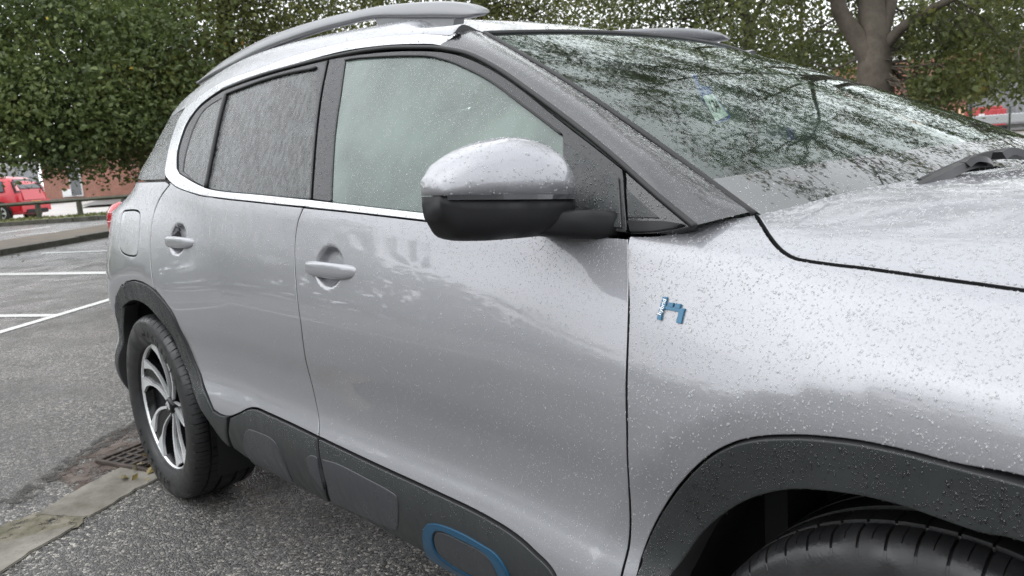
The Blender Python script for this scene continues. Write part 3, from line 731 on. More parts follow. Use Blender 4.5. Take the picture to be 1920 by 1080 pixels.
# ---- roof rails
def rail(side):
    top = [(372, 153), (400, 128), (432, 105), (491, 73), (547, 52), (600, 36), (641, 26), (704, 13), (766, 6), (829, 3), (872, 7), (895, 16), (902, 22)]
    bot = [(374, 156), (405, 139), (432, 127), (491, 98), (547, 76), (600, 58), (641, 47), (704, 33), (766, 33), (829, 33), (872, 33), (895, 28), (902, 24)]
    yc = -.535; T = np.array(catmull([aty(x, y, yc) for x, y in top], 6)); Bt = np.array(catmull([aty(x, y, yc-.02) for x, y in bot], 6))
    Vr = []; Fr = []; K = 10
    for i, (a, b) in enumerate(zip(T, Bt)):
        h = max(.002, (a[2]-b[2])); wv = .021*min(1, .35+h/.03)
        for k in range(K):
            an = 2*math.pi*k/K; cy, cz = math.cos(an), math.sin(an)
            e = lambda v, p: math.copysign(abs(v)**p, v)
            Vr.append(((a[0]+b[0])/2, side*(abs(yc)+e(cy, .6)*wv-.012*cz), (a[2]+b[2])/2+e(cz, .6)*h*.5))
    for i in range(len(T)-1):
        for k in range(K): Fr.append((i*K+k, i*K+(k+1) % K, (i+1)*K+(k+1) % K, (i+1)*K+k))
    Fr.append(tuple(range(K))); Fr.append(tuple(range((len(T)-1)*K, len(T)*K)))
    bar = obj('roof_rail', Vr, Fr, M['rail'], car)
    # front foot and rear foot
    for pts, n_ in (([(710, 31), (862, 31), (855, 52), (722, 50)], 1), ([(374, 154), (440, 121), (446, 128), (384, 160)], 2)):
        c_ = [aty(x, y, yc) for x, y in pts]
        if n_ == 1:
            c_[2][2] -= .02; c_[3][2] -= .02
        Vf = [(p[0], side*(abs(yc)+o_), p[2]) for p in c_ for o_ in (.016, -.016)]
        Ff = [(0, 2, 4, 6), (1, 7, 5, 3), (0, 1, 3, 2), (2, 3, 5, 4), (4, 5, 7, 6), (6, 7, 1, 0)]
        obj('rail_foot', Vf, Ff, M['rail'], bar, smooth=False)
M['rail'] = mat('satin_rail', (.17, .172, .18), .34, .6, .4, .1)
rail(-1); rail(1)
# ---- door handles
def handle(px, py, L):
    h = SA.hit(px, py); P = SA.ev(h)[0]
    Vh = []; Fh = []; K = 12; n_ = 26
    for i in range(n_+1):
        u = i/n_*2-1; x = P[0]+u*L/2
        tap = (1-abs(u)**6)**.5; hz = (.0155+.0045*(1-u*u))*max(tap, .05); dy = .010*max(tap, .1)
        yb = P[1]-.012-.016*(1-abs(u)**4)+(.0 if abs(u) < 1 else .0)
        for k in range(K):
            a = 2*math.pi*k/K; e = lambda v, p: math.copysign(abs(v)**p, v)
            Vh.append((x, yb+e(math.cos(a), .7)*dy, P[2]+.004*u*0+e(math.sin(a), .7)*hz))
    for i in range(n_):
        for k in range(K): Fh.append((i*K+k, i*K+(k+1) % K, (i+1)*K+(k+1) % K, (i+1)*K+k))
    Fh.append(tuple(range(K))); Fh.append(tuple(range(n_*K, n_*K+K)))
    Vh = np.array(Vh)
    for s in (1, -1):
        b_ = obj('door_handle', Vh*[1, s, 1], Fh, M['paint'], car)
        for e_ in (-1, 1): box('handle_mount', ((P[0]+e_*L*.40), (P[1]-.006)*s, P[2]), (.03, .03, .018), M['rubber'], b_, bev=.004)
    return P
HP1 = handle(616, 506, .262); HP2 = handle(333, 454, .262)
# ---- door mirror
def loft(name, secs, m, parent, closed=True, caps=True, smooth=True):
    K = len(secs[0]); V = [p for s in secs for p in s]; F = []
    for i in range(len(secs)-1):
        for k in range(K if closed else K-1): F.append((i*K+k, i*K+(k+1) % K, (i+1)*K+(k+1) % K, (i+1)*K+k))
    if caps: F.append(tuple(range(K))); F.append(tuple(range((len(secs)-1)*K, len(secs)*K)))
    o = obj(name, V, F, m, parent, smooth)
    bm = bmesh.new(); bm.from_mesh(o.data); bmesh.ops.recalc_face_normals(bm, faces=bm.faces); bm.to_mesh(o.data); bm.free()
    o.data.polygons.foreach_set('use_smooth', [smooth]*len(o.data.polygons)); return o
MIR = {}
def smi(f, X, Y):
    return sum(interp(f+d, X, Y) for d in (-.06, -.045, -.03, -.015, 0, .015, .03, .045, .06))/9
def mirror_unit(side):
    """lofted from the outer tip inwards; front face looks forward"""
    y0, y1 = -1.112, -.868; n_ = 28; K = 28
    def sec(f, part):
        y = y0+(y1-y0)*f
        top = smi(f, [0, .05, .22, .38, .6, .75, .9, .97, 1], [1.166, 1.184, 1.208, 1.221, 1.229, 1.224, 1.207, 1.187, 1.165])
        mid = interp(f, [0, 1], [1.145, 1.126])
        bot = smi(f, [0, .05, .15, .35, 1], [1.118, 1.086, 1.072, 1.067, 1.060])
        fw = smi(f, [0, .04, .12, .3, .6, .85, .95, 1], [.034, .050, .066, .086, .098, .094, .082, .064])
        xr = -.655+.030*f*0-.02*(1-f); out = []
        rear = .035*min(1, .3+f*6)
        for k in range(K):
            a = math.pi*k/(K-1)  # from rear top over the front to rear bottom
            if part == 'cap':
                # quarter: top rear -> front -> mid
                zc = mid; hz = top-mid
                b = math.pi*k/(K-1)
                cx = math.cos(b); 
                if b < math.pi*.5:   # behind the crest
                    out.append((xr-rear*abs(cx)**.7, y, zc+hz*(math.sin(b)**.45)))
                else:
                    out.append((xr+fw*abs(cx)**.75, y, zc+hz*(math.sin(b)**.62)))
            else:
                zc = mid; hz = mid-bot; b = math.pi*k/(K-1); cx = math.cos(b)
                if b < math.pi*.5: out.append((xr-rear*abs(cx)**.6, y, zc-hz*(math.sin(b)**.45)))
                else: out.append((xr+(fw-.004)*abs(cx)**.6, y, zc-hz*(math.sin(b)**.55)))
        return out
    fs = np.concatenate([np.linspace(0, .12, 8), np.linspace(.15, .9, 16), np.linspace(.92, 1, 6)])
    fl = lambda S_: [[(x, y*side*-1 if False else y*(-side), z) for x, y, z in s] for s in S_]
    root = loft('mirror_cap', fl([sec(f, 'cap') for f in fs]), M['paint'], car)
    low = [sec(f, 'low') for f in fs]
    low = [[(x, y, z-.0012) for x, y, z in s] for s in low]
    lo = loft('mirror_lower_shell', fl(low), M['mirror_black'], root)
    # indicator strip between cap and lower shell
    st_ = []
    for f in np.linspace(.035, .95, 24):
        s_ = sec(f, 'cap'); x, y, z = s_[-1]; st_.append([(x+.0018, y, z+.0005), (x+.0018, y, z-.007), (x-.02, y, z-.007), (x-.02, y, z+.0005)])
    loft('indicator_lens', fl(st_), M['ind'], root, smooth=False)
    # arm to the door
    arm = []
    for q, (x, y, z, hx_, hz_) in enumerate([(-.63, -.985, 1.092, .030, .020), (-.62, -.95, 1.089, .034, .022), (-.605, -.92, 1.084, .040, .023), (-.59, -.895, 1.080, .044, .024), (-.57, -.87, 1.077, .050, .024), (-.552, -.84, 1.075, .055, .024)]):
        arm.append([(x+math.copysign(abs(math.cos(a))**.5, math.cos(a))*hx_, y, z+math.copysign(abs(math.sin(a))**.5, math.sin(a))*hz_) for a in np.linspace(0, 2*math.pi, 20, endpoint=False)])
    loft('mirror_arm', fl(arm), M['mirror_black'], root)
    g = [(x, y, z) for x, y, z in [(-.694, -1.09, 1.13), (-.694, -.89, 1.12), (-.694, -.89, 1.20), (-.694, -1.05, 1.20)]]
    obj('mirror_glass', [(x, y*(-side), z) for x, y, z in g], [(0, 1, 2, 3)], M['frit'], root, smooth=False)
    return root
MIR['cap'] = mirror_unit(-1); mirror_unit(1)
# ---- badge and lettering
def text_mesh(name, s, size, m, parent, Mx, extrude=.0008, label=None, kind=None, bold=0):
    cu = bpy.data.curves.new(name, 'FONT'); cu.body = s; cu.size = size; cu.extrude = extrude; cu.align_x = 'CENTER'; cu.align_y = 'CENTER'; cu.offset = bold
    t = bpy.data.objects.new(name+'_tmp', cu); COL.objects.link(t)
    dg = bpy.context.evaluated_depsgraph_get(); me = bpy.data.meshes.new_from_object(t.evaluated_get(dg))
    bpy.data.objects.remove(t); bpy.data.curves.remove(cu)
    me.transform(Mx); me.materials.clear(); me.materials.append(m)
    o = bpy.data.objects.new(name, me); COL.objects.link(o)
    if parent is not None:
        o.parent = parent; o.matrix_parent_inverse = Matrix.Translation(-Vector(parent.location)) if parent.type == 'EMPTY' else Matrix()
    if label: o['label'] = label
    return o
def frame_at(surf, px, py, off=0):
    h = surf.hit(px, py); P = surf.ev(h)[0]; N = surf.nrm(h)[0]; P = P+N*off
    X = np.array([1, 0, 0])-N*N[0]; X /= np.linalg.norm(X); Y = np.cross(N, X)
    return P, X, Y, N
def mtx(P, X, Y, N): return Matrix([[X[i], Y[i], N[i], P[i]] for i in range(3)]+[[0, 0, 0, 1]])
# hybrid badge, drawn in px corners so that its slant is right
Pb, Xb, Yb, Nb = frame_at(SB, 1260, 585)
def bad(px, py, z=.0):
    d = ray(px, py); t = ((Pb-CAM)@Nb)/(d@Nb); return CAM+d*t+Nb*z
def badge_piece(name, quad, z0, z1, parent, m=M['badge']):
    V = [bad(x, y, z0) for x, y in quad]+[bad(x, y, z1) for x, y in quad]; n_ = len(quad)
    F = [tuple(range(n_, 2*n_))]+[(i, (i+1) % n_, n_+(i+1) % n_, n_+i) for i in range(n_)]
    bm = bmesh.new(); vs = [bm.verts.new(v) for v in V]
    for f in F: bm.faces.new([vs[i] for i in f])
    bmesh.ops.recalc_face_normals(bm, faces=bm.faces)
    bmesh.ops.bevel(bm, geom=[e for e in bm.edges if not e.is_boundary], offset=.0006, segments=2, affect='EDGES')
    return frombm(name, bm, m, parent)
bq = lambda L: [(1220+x*80/1080, 540+y*80/1080) for x, y in L]
badge = badge_piece('hybrid_badge', bq([(330, 232), (455, 240), (395, 545), (330, 560), (290, 830), (175, 800), (240, 560)]), -.002, .0035, car)
badge_piece('badge_bar', bq([(385, 450), (480, 468), (900, 530), (860, 640), (700, 605), (380, 548)]), -.002, .0028, badge)
badge_piece('badge_leg', bq([(745, 560), (885, 545), (800, 915), (660, 885)]), -.002, .0033, badge)
badge_piece('badge_block', bq([(480, 375), (620, 385), (590, 505), (465, 480)]), -.002, .0040, badge)
badge_piece('badge_block', bq([(660, 400), (800, 415), (765, 540), (640, 515)]), -.002, .0040, badge)
a_, b_ = bad(*bq([(245, 700)])[0]), bad(*bq([(400, 280)])[0])
tx = (b_-a_)/np.linalg.norm(b_-a_); ty = np.cross(Nb, tx)
text_mesh('badge_lettering', 'hybrid', .0098, M['white'], badge, mtx((a_+b_)/2+Nb*.0037, tx, ty, Nb), .0002, bold=.0001)
# ---- rear lamp
def lamp(side):
    cx_, cz = -3.42, 1.05
    secs = []
    for i in range(15):
        v = i/14*2-1; r = (1-abs(v)**2.6)**.5; z = cz+v*.085
        secs.append([(cx_+.02*v+.10*r*math.cos(a)*(1 if math.cos(a) < 0 else .55), -side*0+side*(.767+(.050*r)*math.sin(a)), z) for a in np.linspace(0, 2*math.pi, 18, endpoint=False)])
    l = loft('rear_lamp', secs, M['lamp'], car)
    for dz in (-.04, 0, .04):
        q = [(cx_+.02*dz/.085+.1005*math.cos(a)*(1 if math.cos(a) < 0 else .56)*(1-abs(dz/.085)**2.6)**.5, side*(.767+.0508*(1-abs(dz/.085)**2.6)**.5*math.sin(a)), cz+dz) for a in np.linspace(.2, math.pi*1.2, 18)]
        tube('lamp_light_bar', q, .0025, M['lampw'], l, 5)
lamp(-1); lamp(1)
# ---- wheels
def tyre_mesh():
    # (r, y outwards) profile; groove flag per row
    prof = [(.243, .012), (.248, .030), (.262, .040), (.290, .050), (.318, .050), (.334, .046), (.344, .040), (.351, .031), (.3555, .022), (.3575, .008), (.358, -.005),
            (.350, -.007), (.350, -.014), (.3585, -.016), (.359, -.052), (.350, -.054), (.350, -.064), (.359, -.066), (.3595, -.110), (.350, -.112), (.350, -.122), (.359, -.124),
            (.3585, -.158), (.350, -.160), (.350, -.168), (.358, -.170), (.355, -.192), (.344, -.206), (.318, -.214), (.28, -.21), (.24, -.18)]
    gr = {6: .25, 7: .8, 8: 1, 9: 1, 10: 1, 13: .6, 14: .6, 25: 1, 26: 1, 27: .6}
    V = []; F = []; m_ = len(prof); nb = 62; per = 2*math.pi/nb
    angs = []
    for k in range(nb):
        for f_, full, half in ((0, 1, 0), (.085, 1, 0), (.10, 0, 0), (.30, 0, 0), (.52, 0, 0), (.53, 0, 1), (.555, 0, 1), (.565, 0, 0), (.78, 0, 0), (.985, 0, 0)):
            angs.append((k*per+f_*per, full, half))
    n_ = len(angs)
    for a, full, half in angs:
        for j, (r, y) in enumerate(prof):
            g = gr.get(j, 0); d = .006*g*full+(.004*g*half if j in (8, 9, 10) else 0)
            V.append(((r-d)*math.cos(a+.012*j/5), -y, (r-d)*math.sin(a+.012*j/5)))
    for k in range(n_):
        for j in range(m_-1): F.append((k*m_+j, k*m_+j+1, ((k+1) % n_)*m_+j+1, ((k+1) % n_)*m_+j))
    return V, F
TV, TF = tyre_mesh()
def lathe(prof, n_=72, a0=0):
    V = []; F = []; m_ = len(prof)
    for k in range(n_):
        a = 2*math.pi*k/n_+a0
        for r, y in prof: V.append((r*math.cos(a), -y, r*math.sin(a)))
    for k in range(n_):
        for j in range(m_-1): F.append((k*m_+j, k*m_+j+1, ((k+1) % n_)*m_+j+1, ((k+1) % n_)*m_+j))
    return V, F
def prism(poly, y0, y1, rot=0, dish=None):
    """poly in wheel plane polar-cart (x,z); y outward front y1"""
    c, s = math.cos(rot), math.sin(rot); P = [(x*c-z*s, x*s+z*c) for x, z in poly]; n_ = len(P)
    d = (lambda x, z: dish(math.hypot(x, z))) if dish else (lambda x, z: 0)
    V = [(x, -(y0+d(x, z)), z) for x, z in P]+[(x, -(y1+d(x, z)), z) for x, z in P]
    F = [tuple(range(n_, 2*n_)), tuple(range(n_))[::-1]]+[(i, (i+1) % n_, n_+(i+1) % n_, n_+i) for i in range(n_)]
    return V, F
def clean(o, bev=0):
    bm = bmesh.new(); bm.from_mesh(o.data); bmesh.ops.recalc_face_normals(bm, faces=bm.faces)
    if bev: bmesh.ops.bevel(bm, geom=bm.edges[:], offset=bev, segments=1, affect='EDGES')
    bm.to_mesh(o.data); bm.free(); return o
def wheel(wx, side, rot=0.0, steer=0.0):
    w = bpy.data.objects.new('wheel', None)
    yc = .888
    Mw = Matrix.Translation((wx, -yc*side*-1 if False else side*yc, .358)) @ Matrix.Rotation(steer, 4, 'Z') @ Matrix.Diagonal((1, -side, 1, 1)) @ Matrix.Rotation(rot, 4, 'Y')
    def T(V): return [tuple(Mw @ Vector(v)) for v in V]
    ty = obj('wheel', T(TV), TF, M['tyre'], car, True)
    clean(ty); ty.data.set_sharp_from_angle(angle=math.radians(32))
    V, F = lathe([(.243, .010), (.2445, .018), (.241, .021), (.237, .018), (.236, .010)]); clean(obj('wheel_rim', T(V), F, M['alloy'], ty))
    V, F = lathe([(.2372, .014), (.233, .006), (.2275, -.02), (.222, -.10), (.10, -.11), (.0, -.11)]); clean(obj('rim_barrel', T(V), F, M['alloyb'], ty))
    V, F = lathe([(.0, -.050), (.135, -.050), (.14, -.056), (.14, -.075)]); clean(obj('brake_disc', T(V), F, M['rust'], ty))
    dish = lambda r: .012*(r/.23)**2-.016*(1-min(1, r/.23))
    for k in range(5):
        r0 = k*2*math.pi/5+math.radians(WROT)
        pol = lambda r, t: (r*math.cos(math.radians(t)), r*math.sin(math.radians(t)))
        rr_ = [.026, .055, .09, .13, .17, .205, .2335]
        Lt = [-34, -30, -31, -29, -24, -19, -16]; Rt = [34, 14, 6, 5, 9, 15, 24]
        Lc = [np.array(pol(r, t)) for r, t in zip(rr_, Lt)]; Rc = [np.array(pol(r, t)) for r, t in zip(rr_, Rt)]
        Lc = catmull(Lc, 4); Rc = catmull(Rc, 4)
        V, F = prism(Lc+Rc[::-1], -.030, -.004, r0, dish); clean(obj('wheel_spoke', T(V), F, M['alloyb'], ty, False))
        def edge(c, o, w0, w1, tip):
            n_ = len(c); out = []
            for i, p in enumerate(c):
                q = c[min(i+1, n_-1)]-c[max(i-1, 0)]; q = q/np.linalg.norm(q); nv_ = np.array([-q[1], q[0]])*o; f_ = i/(n_-1)
                out.append(p+nv_*(w0+(w1-w0)*f_+tip*max(0, (f_-.66)/.34)**1.3))
            return out
        V, F = prism(list(Lc)+edge(Lc, 1, .009, .013, .030)[::-1], -.006, .0065, r0, dish); clean(obj('spoke_machined_face', T(V), F, M['alloy'], ty, False))
        V, F = prism(list(Rc)+edge(Rc, -1, .002, .010, .085)[::-1], -.006, .0065, r0, dish); clean(obj('spoke_machined_face', T(V), F, M['alloy'], ty, False))
    V, F = lathe([(.0, .006), (.020, .006), (.028, .003), (.033, -.004), (.034, -.03)], 32); hubc = clean(obj('hub_cap', T(V), F, M['alloyb'], ty))
    for dz in (0, .012):
        ch = [(-.017, -.012+dz), (0, .000+dz), (.017, -.012+dz), (.017, -.006+dz), (0, .007+dz), (-.017, -.006+dz)]
        V, F = prism(ch, .006, .0085, -.0); clean(obj('hub_chevron', T(V), F, M['alloy'], ty, False))
    # raised lettering on the tyre wall
    for txt, ac, sz in (('MICHELIN', 62, .034), ('MICHELIN', 242, .034)):
        step = 9.0
        for i, chh in enumerate(txt):
            a = math.radians(ac+step*(len(txt)/2-.5-i)); rr = .293
            P = Vector((rr*math.cos(a), -.0505, rr*math.sin(a)))
            X = Vector((math.sin(a), 0, -math.cos(a))); Z = Vector((math.cos(a), 0, math.sin(a)))
            X = -X if False else X
            N = Vector((0, -1, 0))
            m4 = Matrix([[X[j], Z[j], N[j], P[j]] for j in range(3)]+[[0, 0, 0, 1]])
            if side > 0 and i > 99: continue
            text_mesh('tyre_letter', chh, sz, M['tyre_raised'], ty, Mw @ m4, .0012, bold=.0006)
    return ty
WROT = 8
M['tyre_raised'] = mat('raised_rubber', (.03, .03, .031), .45)
wheel(-2.73, -1, math.radians(0)); wheel(0, -1, .5); wheel(-2.73, 1, .3); wheel(0, 1, .9)
# ---- wipers
def wiper(pivot, mid, tip, name='windscreen_wiper'):
    P = [np.array(p) for p in (pivot, mid, tip)]
    arm = tube(name, catmull([P[0], P[0]*.6+P[1]*.4+[0, 0, .012], P[1]], 6), [.010]*13, M['frame'], car, 8)
    return arm
def wsp(y, t, off=0):
    q = np.array([y, tS(t)]); return SW.ev(q)[0]+SW.nrm(q)[0]*off*np.sign(SW.nrm(q)[0][2])
def flat_strip(name, pts, w, h, m, parent, up=(0, 0, 1)):
    pts = np.array(catmull(pts, 8)); secs = []
    for i, p in enumerate(pts):
        d = pts[min(i+1, len(pts)-1)]-pts[max(i-1, 0)]; d /= np.linalg.norm(d)+1e-9; s_ = np.cross(d, up); s_ /= np.linalg.norm(s_); u_ = np.cross(s_, d)
        ww = w*(1 if not callable(w) else 1)
        secs.append([p+s_*ww-u_*h*.2, p+s_*ww*.6+u_*h, p-s_*ww*.6+u_*h, p-s_*ww-u_*h*.2])
    return loft(name, secs, m, parent, smooth=False)
def toPx(X):
    d = np.array(X)-CAM; z = d@CF; return np.array([960+FPX*(d@CR)/z, 540-FPX*(d@CU)/z])
def at_ws(px, py, off=0):
    q = np.array([px, py], float); t_ = q.copy()
    for _ in range(8):
        h = conv(SW, (q[0], q[1])); n = SW.nrm(h)[0]; n = n*np.sign(n[2]); X = SW.ev(h)[0]+n*off
        q = q+(t_-toPx(X))*.8
    return X
w1 = flat_strip('windscreen_wiper', [at_ws(1712, 362, .02), at_ws(1755, 340, .026), at_ws(1800, 318, .030), at_ws(1838, 309, .034)], .013, .010, M['wiper'] if 'wiper' in M else M['frame'], car)
flat_strip('wiper_blade', [at_ws(1725, 352, .008), at_ws(1790, 322, .010), at_ws(1830, 306, .012), at_ws(1870, 296, .014), at_ws(1918, 296, .016), at_ws(1960, 300, .016)], .007, .014, M['rubber'], w1)
flat_strip('wiper_joint', [at_ws(1808, 312, .034), at_ws(1822, 302, .042), at_ws(1838, 303, .042), at_ws(1848, 312, .034)], .015, .008, M['wiperg'] if 'wiperg' in M else M['frame'], w1)
w2 = flat_strip('windscreen_wiper', [at_ws(1872, 296, .030), at_ws(1892, 288, .036), at_ws(1925, 296, .034), at_ws(1980, 310, .03)], .014, .010, M['frame'], car)
cw = flat_strip('cowl_trim', [wsp(y, 1.035, .004) for y in np.linspace(-.40, .40, 9)], .035, .012, M['mirror_black'], car)

# ---- parking permit hanging behind the windscreen
def on_x(px, py, x):
    d = ray(px, py); return CAM+d*(x-CAM[0])/d[0]
M['cardblue'] = mat('blue_plastic_card', (.03, .10, .42), .5); M['cardwhite'] = mat('pale_label', (.86, .94, .90), .6)
def card(name, pxs, x, th, m, parent=None):
    P = [on_x(a, b, x) for a, b in pxs]; n_ = len(P); V = [p+[0, 0, 0] for p in P]+[p-[th, 0, 0] for p in P]
    F = [tuple(range(n_)), tuple(range(n_, 2*n_))[::-1]]+[(i, (i+1) % n_, n_+(i+1) % n_, n_+i) for i in range(n_)]
    return clean(obj(name, V, F, m, parent, False))
def gl_pt(px, py, off=.012):   # just behind the glass, parallel to it
    return at_ws(px, py, -off)
def glass_card(name, pxs, off, th, m, parent=None):
    P = [gl_pt(a, b, off) for a, b in pxs]; n_ = len(P); c0 = gl_pt(*pxs[0], off); nv_ = SW.nrm(conv(SW, pxs[0]))[0]; nv_ = nv_*np.sign(nv_[2])
    V = P+[p-nv_*th for p in P]; F = [tuple(range(n_)), tuple(range(n_, 2*n_))[::-1]]+[(i, (i+1) % n_, n_+(i+1) % n_, n_+i) for i in range(n_)]
    return clean(obj(name, V, F, m, parent, False))
tg = thing('parking_permit', 'blue and white hanging permit card numbered 134 behind the windscreen of the silver car', 'permit', tuple(gl_pt(1335, 190)))
glass_card('permit_holder', [(1297, 138), (1304, 137), (1313, 160), (1331, 162), (1338, 177), (1369, 217), (1368, 223), (1344, 231), (1314, 182)], .014, .002, M['cardblue'], tg)
glass_card('permit_label', [(1317, 180), (1336, 176), (1366, 216), (1342, 227)], .011, .001, M['cardwhite'], tg)
A0, A1, A2 = gl_pt(1340, 199, .0095), gl_pt(1349, 196, .0095), gl_pt(1334, 186, .0095)
kx = np.linalg.norm(A1-A0)/np.hypot(9, 3); ky = np.linalg.norm(A2-A0)/np.hypot(6, 13)   # metres per px along each axis
xv = (A1-A0)/np.linalg.norm(A1-A0); yv = (A2-A0)/np.linalg.norm(A2-A0); nv0 = np.cross(xv, yv); nv0 /= np.linalg.norm(nv0)
text_mesh('permit_number', '134', 1.0, M['rubber'], tg, Matrix([[xv[i]*kx*11, yv[i]*ky*33, nv0[i]*.2, A0[i]] for i in range(3)]+[[0, 0, 0, 1]]), .0008, bold=.012)
pb_ = on_x(1465, 252, -.80)
cd2 = thing('two_tone_patch', 'small flat grey and blue patch behind the windscreen', 'card', tuple(pb_))
card('patch_grey_part', [(1438, 242), (1474, 238), (1478, 262), (1442, 264)], -.80, .004, mat('grey_blue_patch', (.16, .24, .30), .5), cd2)  # thin upright plate, grey with a deep blue end
card('patch_blue_part', [(1474, 238), (1488, 240), (1490, 262), (1478, 262)], -.799, .005, mat('deep_blue_patch', (.04, .08, .35), .5), cd2)
# =================================================================== raindrops
def drops(name, tris, n, r0, r1, weight=None, parent=car, elong=1.35, K=7, press=.42, m=None):
    """tris: list of (V,N,F); lens shaped beads lying on a surface"""
    A, Bb, Cc, Na, Nb_, Nc = [], [], [], [], [], []
    for V, N, F in tris:
        A.append(V[F[:, 0]]); Bb.append(V[F[:, 1]]); Cc.append(V[F[:, 2]]); Na.append(N[F[:, 0]]); Nb_.append(N[F[:, 1]]); Nc.append(N[F[:, 2]])
    A, Bb, Cc, Na, Nb_, Nc = [np.concatenate(a) for a in (A, Bb, Cc, Na, Nb_, Nc)]
    ar = np.linalg.norm(np.cross(Bb-A, Cc-A), axis=1); cen = (A+Bb+Cc)/3
    w = ar.copy()
    if weight is not None: w = w*weight(cen)
    w[np.isnan(w)] = 0
    i = rng.choice(len(w), n, p=w/w.sum()); u = rng.uniform(0, 1, (n, 1)); v = rng.uniform(0, 1, (n, 1)); fl = u+v > 1; u[fl] = 1-u[fl]; v[fl] = 1-v[fl]
    P = A[i]*(1-u-v)+Bb[i]*u+Cc[i]*v; N = Na[i]*(1-u-v)+Nb_[i]*u+Nc[i]*v; N /= np.linalg.norm(N, axis=1)[:, None]+1e-9
    r = r0*(r1/r0)**(rng.beta(1.3, 2.6, n)); r = r[:, None]
    dn = np.array([0, 0, -1.])-N*(-N[:, 2:3]); L = np.linalg.norm(dn, axis=1)[:, None]; dn = np.where(L > .08, dn/(L+1e-9), np.cross(N, [1., 0, 0])); sd = np.cross(N, dn)
    el = 1+(elong-1)*rng.uniform(0, 1.5, (n, 1))*np.clip(L, 0, 1)
    V = []; 
    ph = rng.uniform(0, 6.28, (n, 1)); am = rng.uniform(.03, .16, (n, 1))
    rings = ((1.0, -.04), (.80, press*.62))
    for rf, hf in rings:
        for k in range(K):
            a = 2*math.pi*k/K; q = 1+am*np.sin(2*a+ph)+am*.7*np.sin(3*a-ph*2)
            V.append(P+r*q*rf*(math.cos(a)*dn*el+math.sin(a)*sd/np.sqrt(el))+N*r*hf)
    V.append(P+N*r*press)
    V = np.stack(V, 1); m_ = V.shape[1]
    T_ = []
    for k in range(K):
        k2 = (k+1) % K; T_ += [(k, k2, K+k2), (k, K+k2, K+k), (K+k, K+k2, 2*K)]
    T_ = np.array(T_)
    # outward winding
    t0 = V[0][T_[-1]]; 
    if np.dot(np.cross(t0[1]-t0[0], t0[2]-t0[0]), N[0]) < 0: T_ = T_[:, ::-1]
    F = (np.arange(n)[:, None, None]*m_+T_[None]).reshape(-1, 3)
    return bulk(name, V.reshape(-1, 3), F, m or M['water'], parent, 'stuff')
def near(key, side=True): return [(V, N, F) for V, N, F, s in MF[key]]
def meshtri(o):
    me = o.data; V = np.array([v.co[:] for v in me.vertices]); N = np.array([v.normal[:] for v in me.vertices]); me.calc_loop_triangles()
    F = np.array([t.vertices[:] for t in me.loop_triangles]); return [(V, N, F)]
DD = 1.0
wz = lambda a, b, lo: (lambda c: lo+(1-lo)*sm(c[:, 2], a, b))
drops('raindrops', near('front_wing'), int(9500*DD), .0006, .0026, lambda c: (.35+.65*sm(c[:, 2], .75, .95))*(c[:, 0] < .35))
drops('raindrops', near('bonnet'), int(5200*DD), .0010, .0038, lambda c: np.exp(-((c[:, 1]+.8)/.28)**2)*(c[:, 0] < .35), elong=1.1, press=.36)
drops('raindrops', near('front_door'), int(9000*DD), .0006, .0018, lambda c: .22+sm(c[:, 2], .90, 1.04)*1.0+.35*sm(c[:, 0], -.9, -.55))
drops('raindrops', near('rear_door')+near('rear_wing')+near('fuel_flap'), int(7500*DD), .0008, .0019, lambda c: .05+sm(c[:, 2], .92, 1.02)*1.0)
drops('raindrops', meshtri(PIL), int(6500*DD), .0009, .0034, lambda c: (c[:, 1] < 0)*1.0, m=M['water_clear'])
drops('raindrops', meshtri(MIR['cap']), int(900*DD), .0008, .0032, lambda c: c[:, 0] > -.66)
drops('raindrops', near('mirror_sail')+near('pillar_triangle')+near('pillar_quarterlight'), int(900*DD), .0008, .0026, m=M['water_clear'])
drops('raindrops', near('front_window_frame')+near('rear_window_frame'), int(2600*DD), .0008, .0022, m=M['water_clear'])
drops('raindrops', near('front_window'), int(6500*DD), .0006, .0020, lambda c: .4+sm(c[:, 2], 1.15, 1.4))
drops('raindrops', near('rear_window')+near('quarter_window')+near('quarter_panel_glass'), int(5200*DD), .0009, .0022, m=M['water_clear'])
drops('raindrops', near('window_surround_trim'), int(3800*DD), .0009, .0024)
drops('raindrops', near('roof'), int(4500*DD), .0010, .0026, lambda c: sm(c[:, 1], -.2, -.5)+.1)
drops('raindrops', near('wheel_arch_cladding')+near('sill_cladding'), int(9000*DD), .0008, .0028, lambda c: .06+sm(c[:, 2], .46, .52)*(.4+np.sin(c[:, 0]*26)**2*.8)*(c[:, 0] < .4), m=M['water_clear'])
drops('raindrops', near('windscreen'), int(3800*DD), .0005, .0017, lambda c: .08+np.exp(-((np.abs(c[:, 1])-.66)/.05)**2)*(c[:, 1] < 0)*1.5, elong=1.6, press=.3, m=M['water_clear'])
drops('raindrops', near('windscreen_dark_border'), 1500, .0006, .0022, lambda c: c[:, 1] < .1, m=M['water'])
for o in [o for o in car.children if o.name.startswith('roof_rail')]: drops('raindrops', meshtri(o), int(1700*DD), .0009, .0026, parent=o)
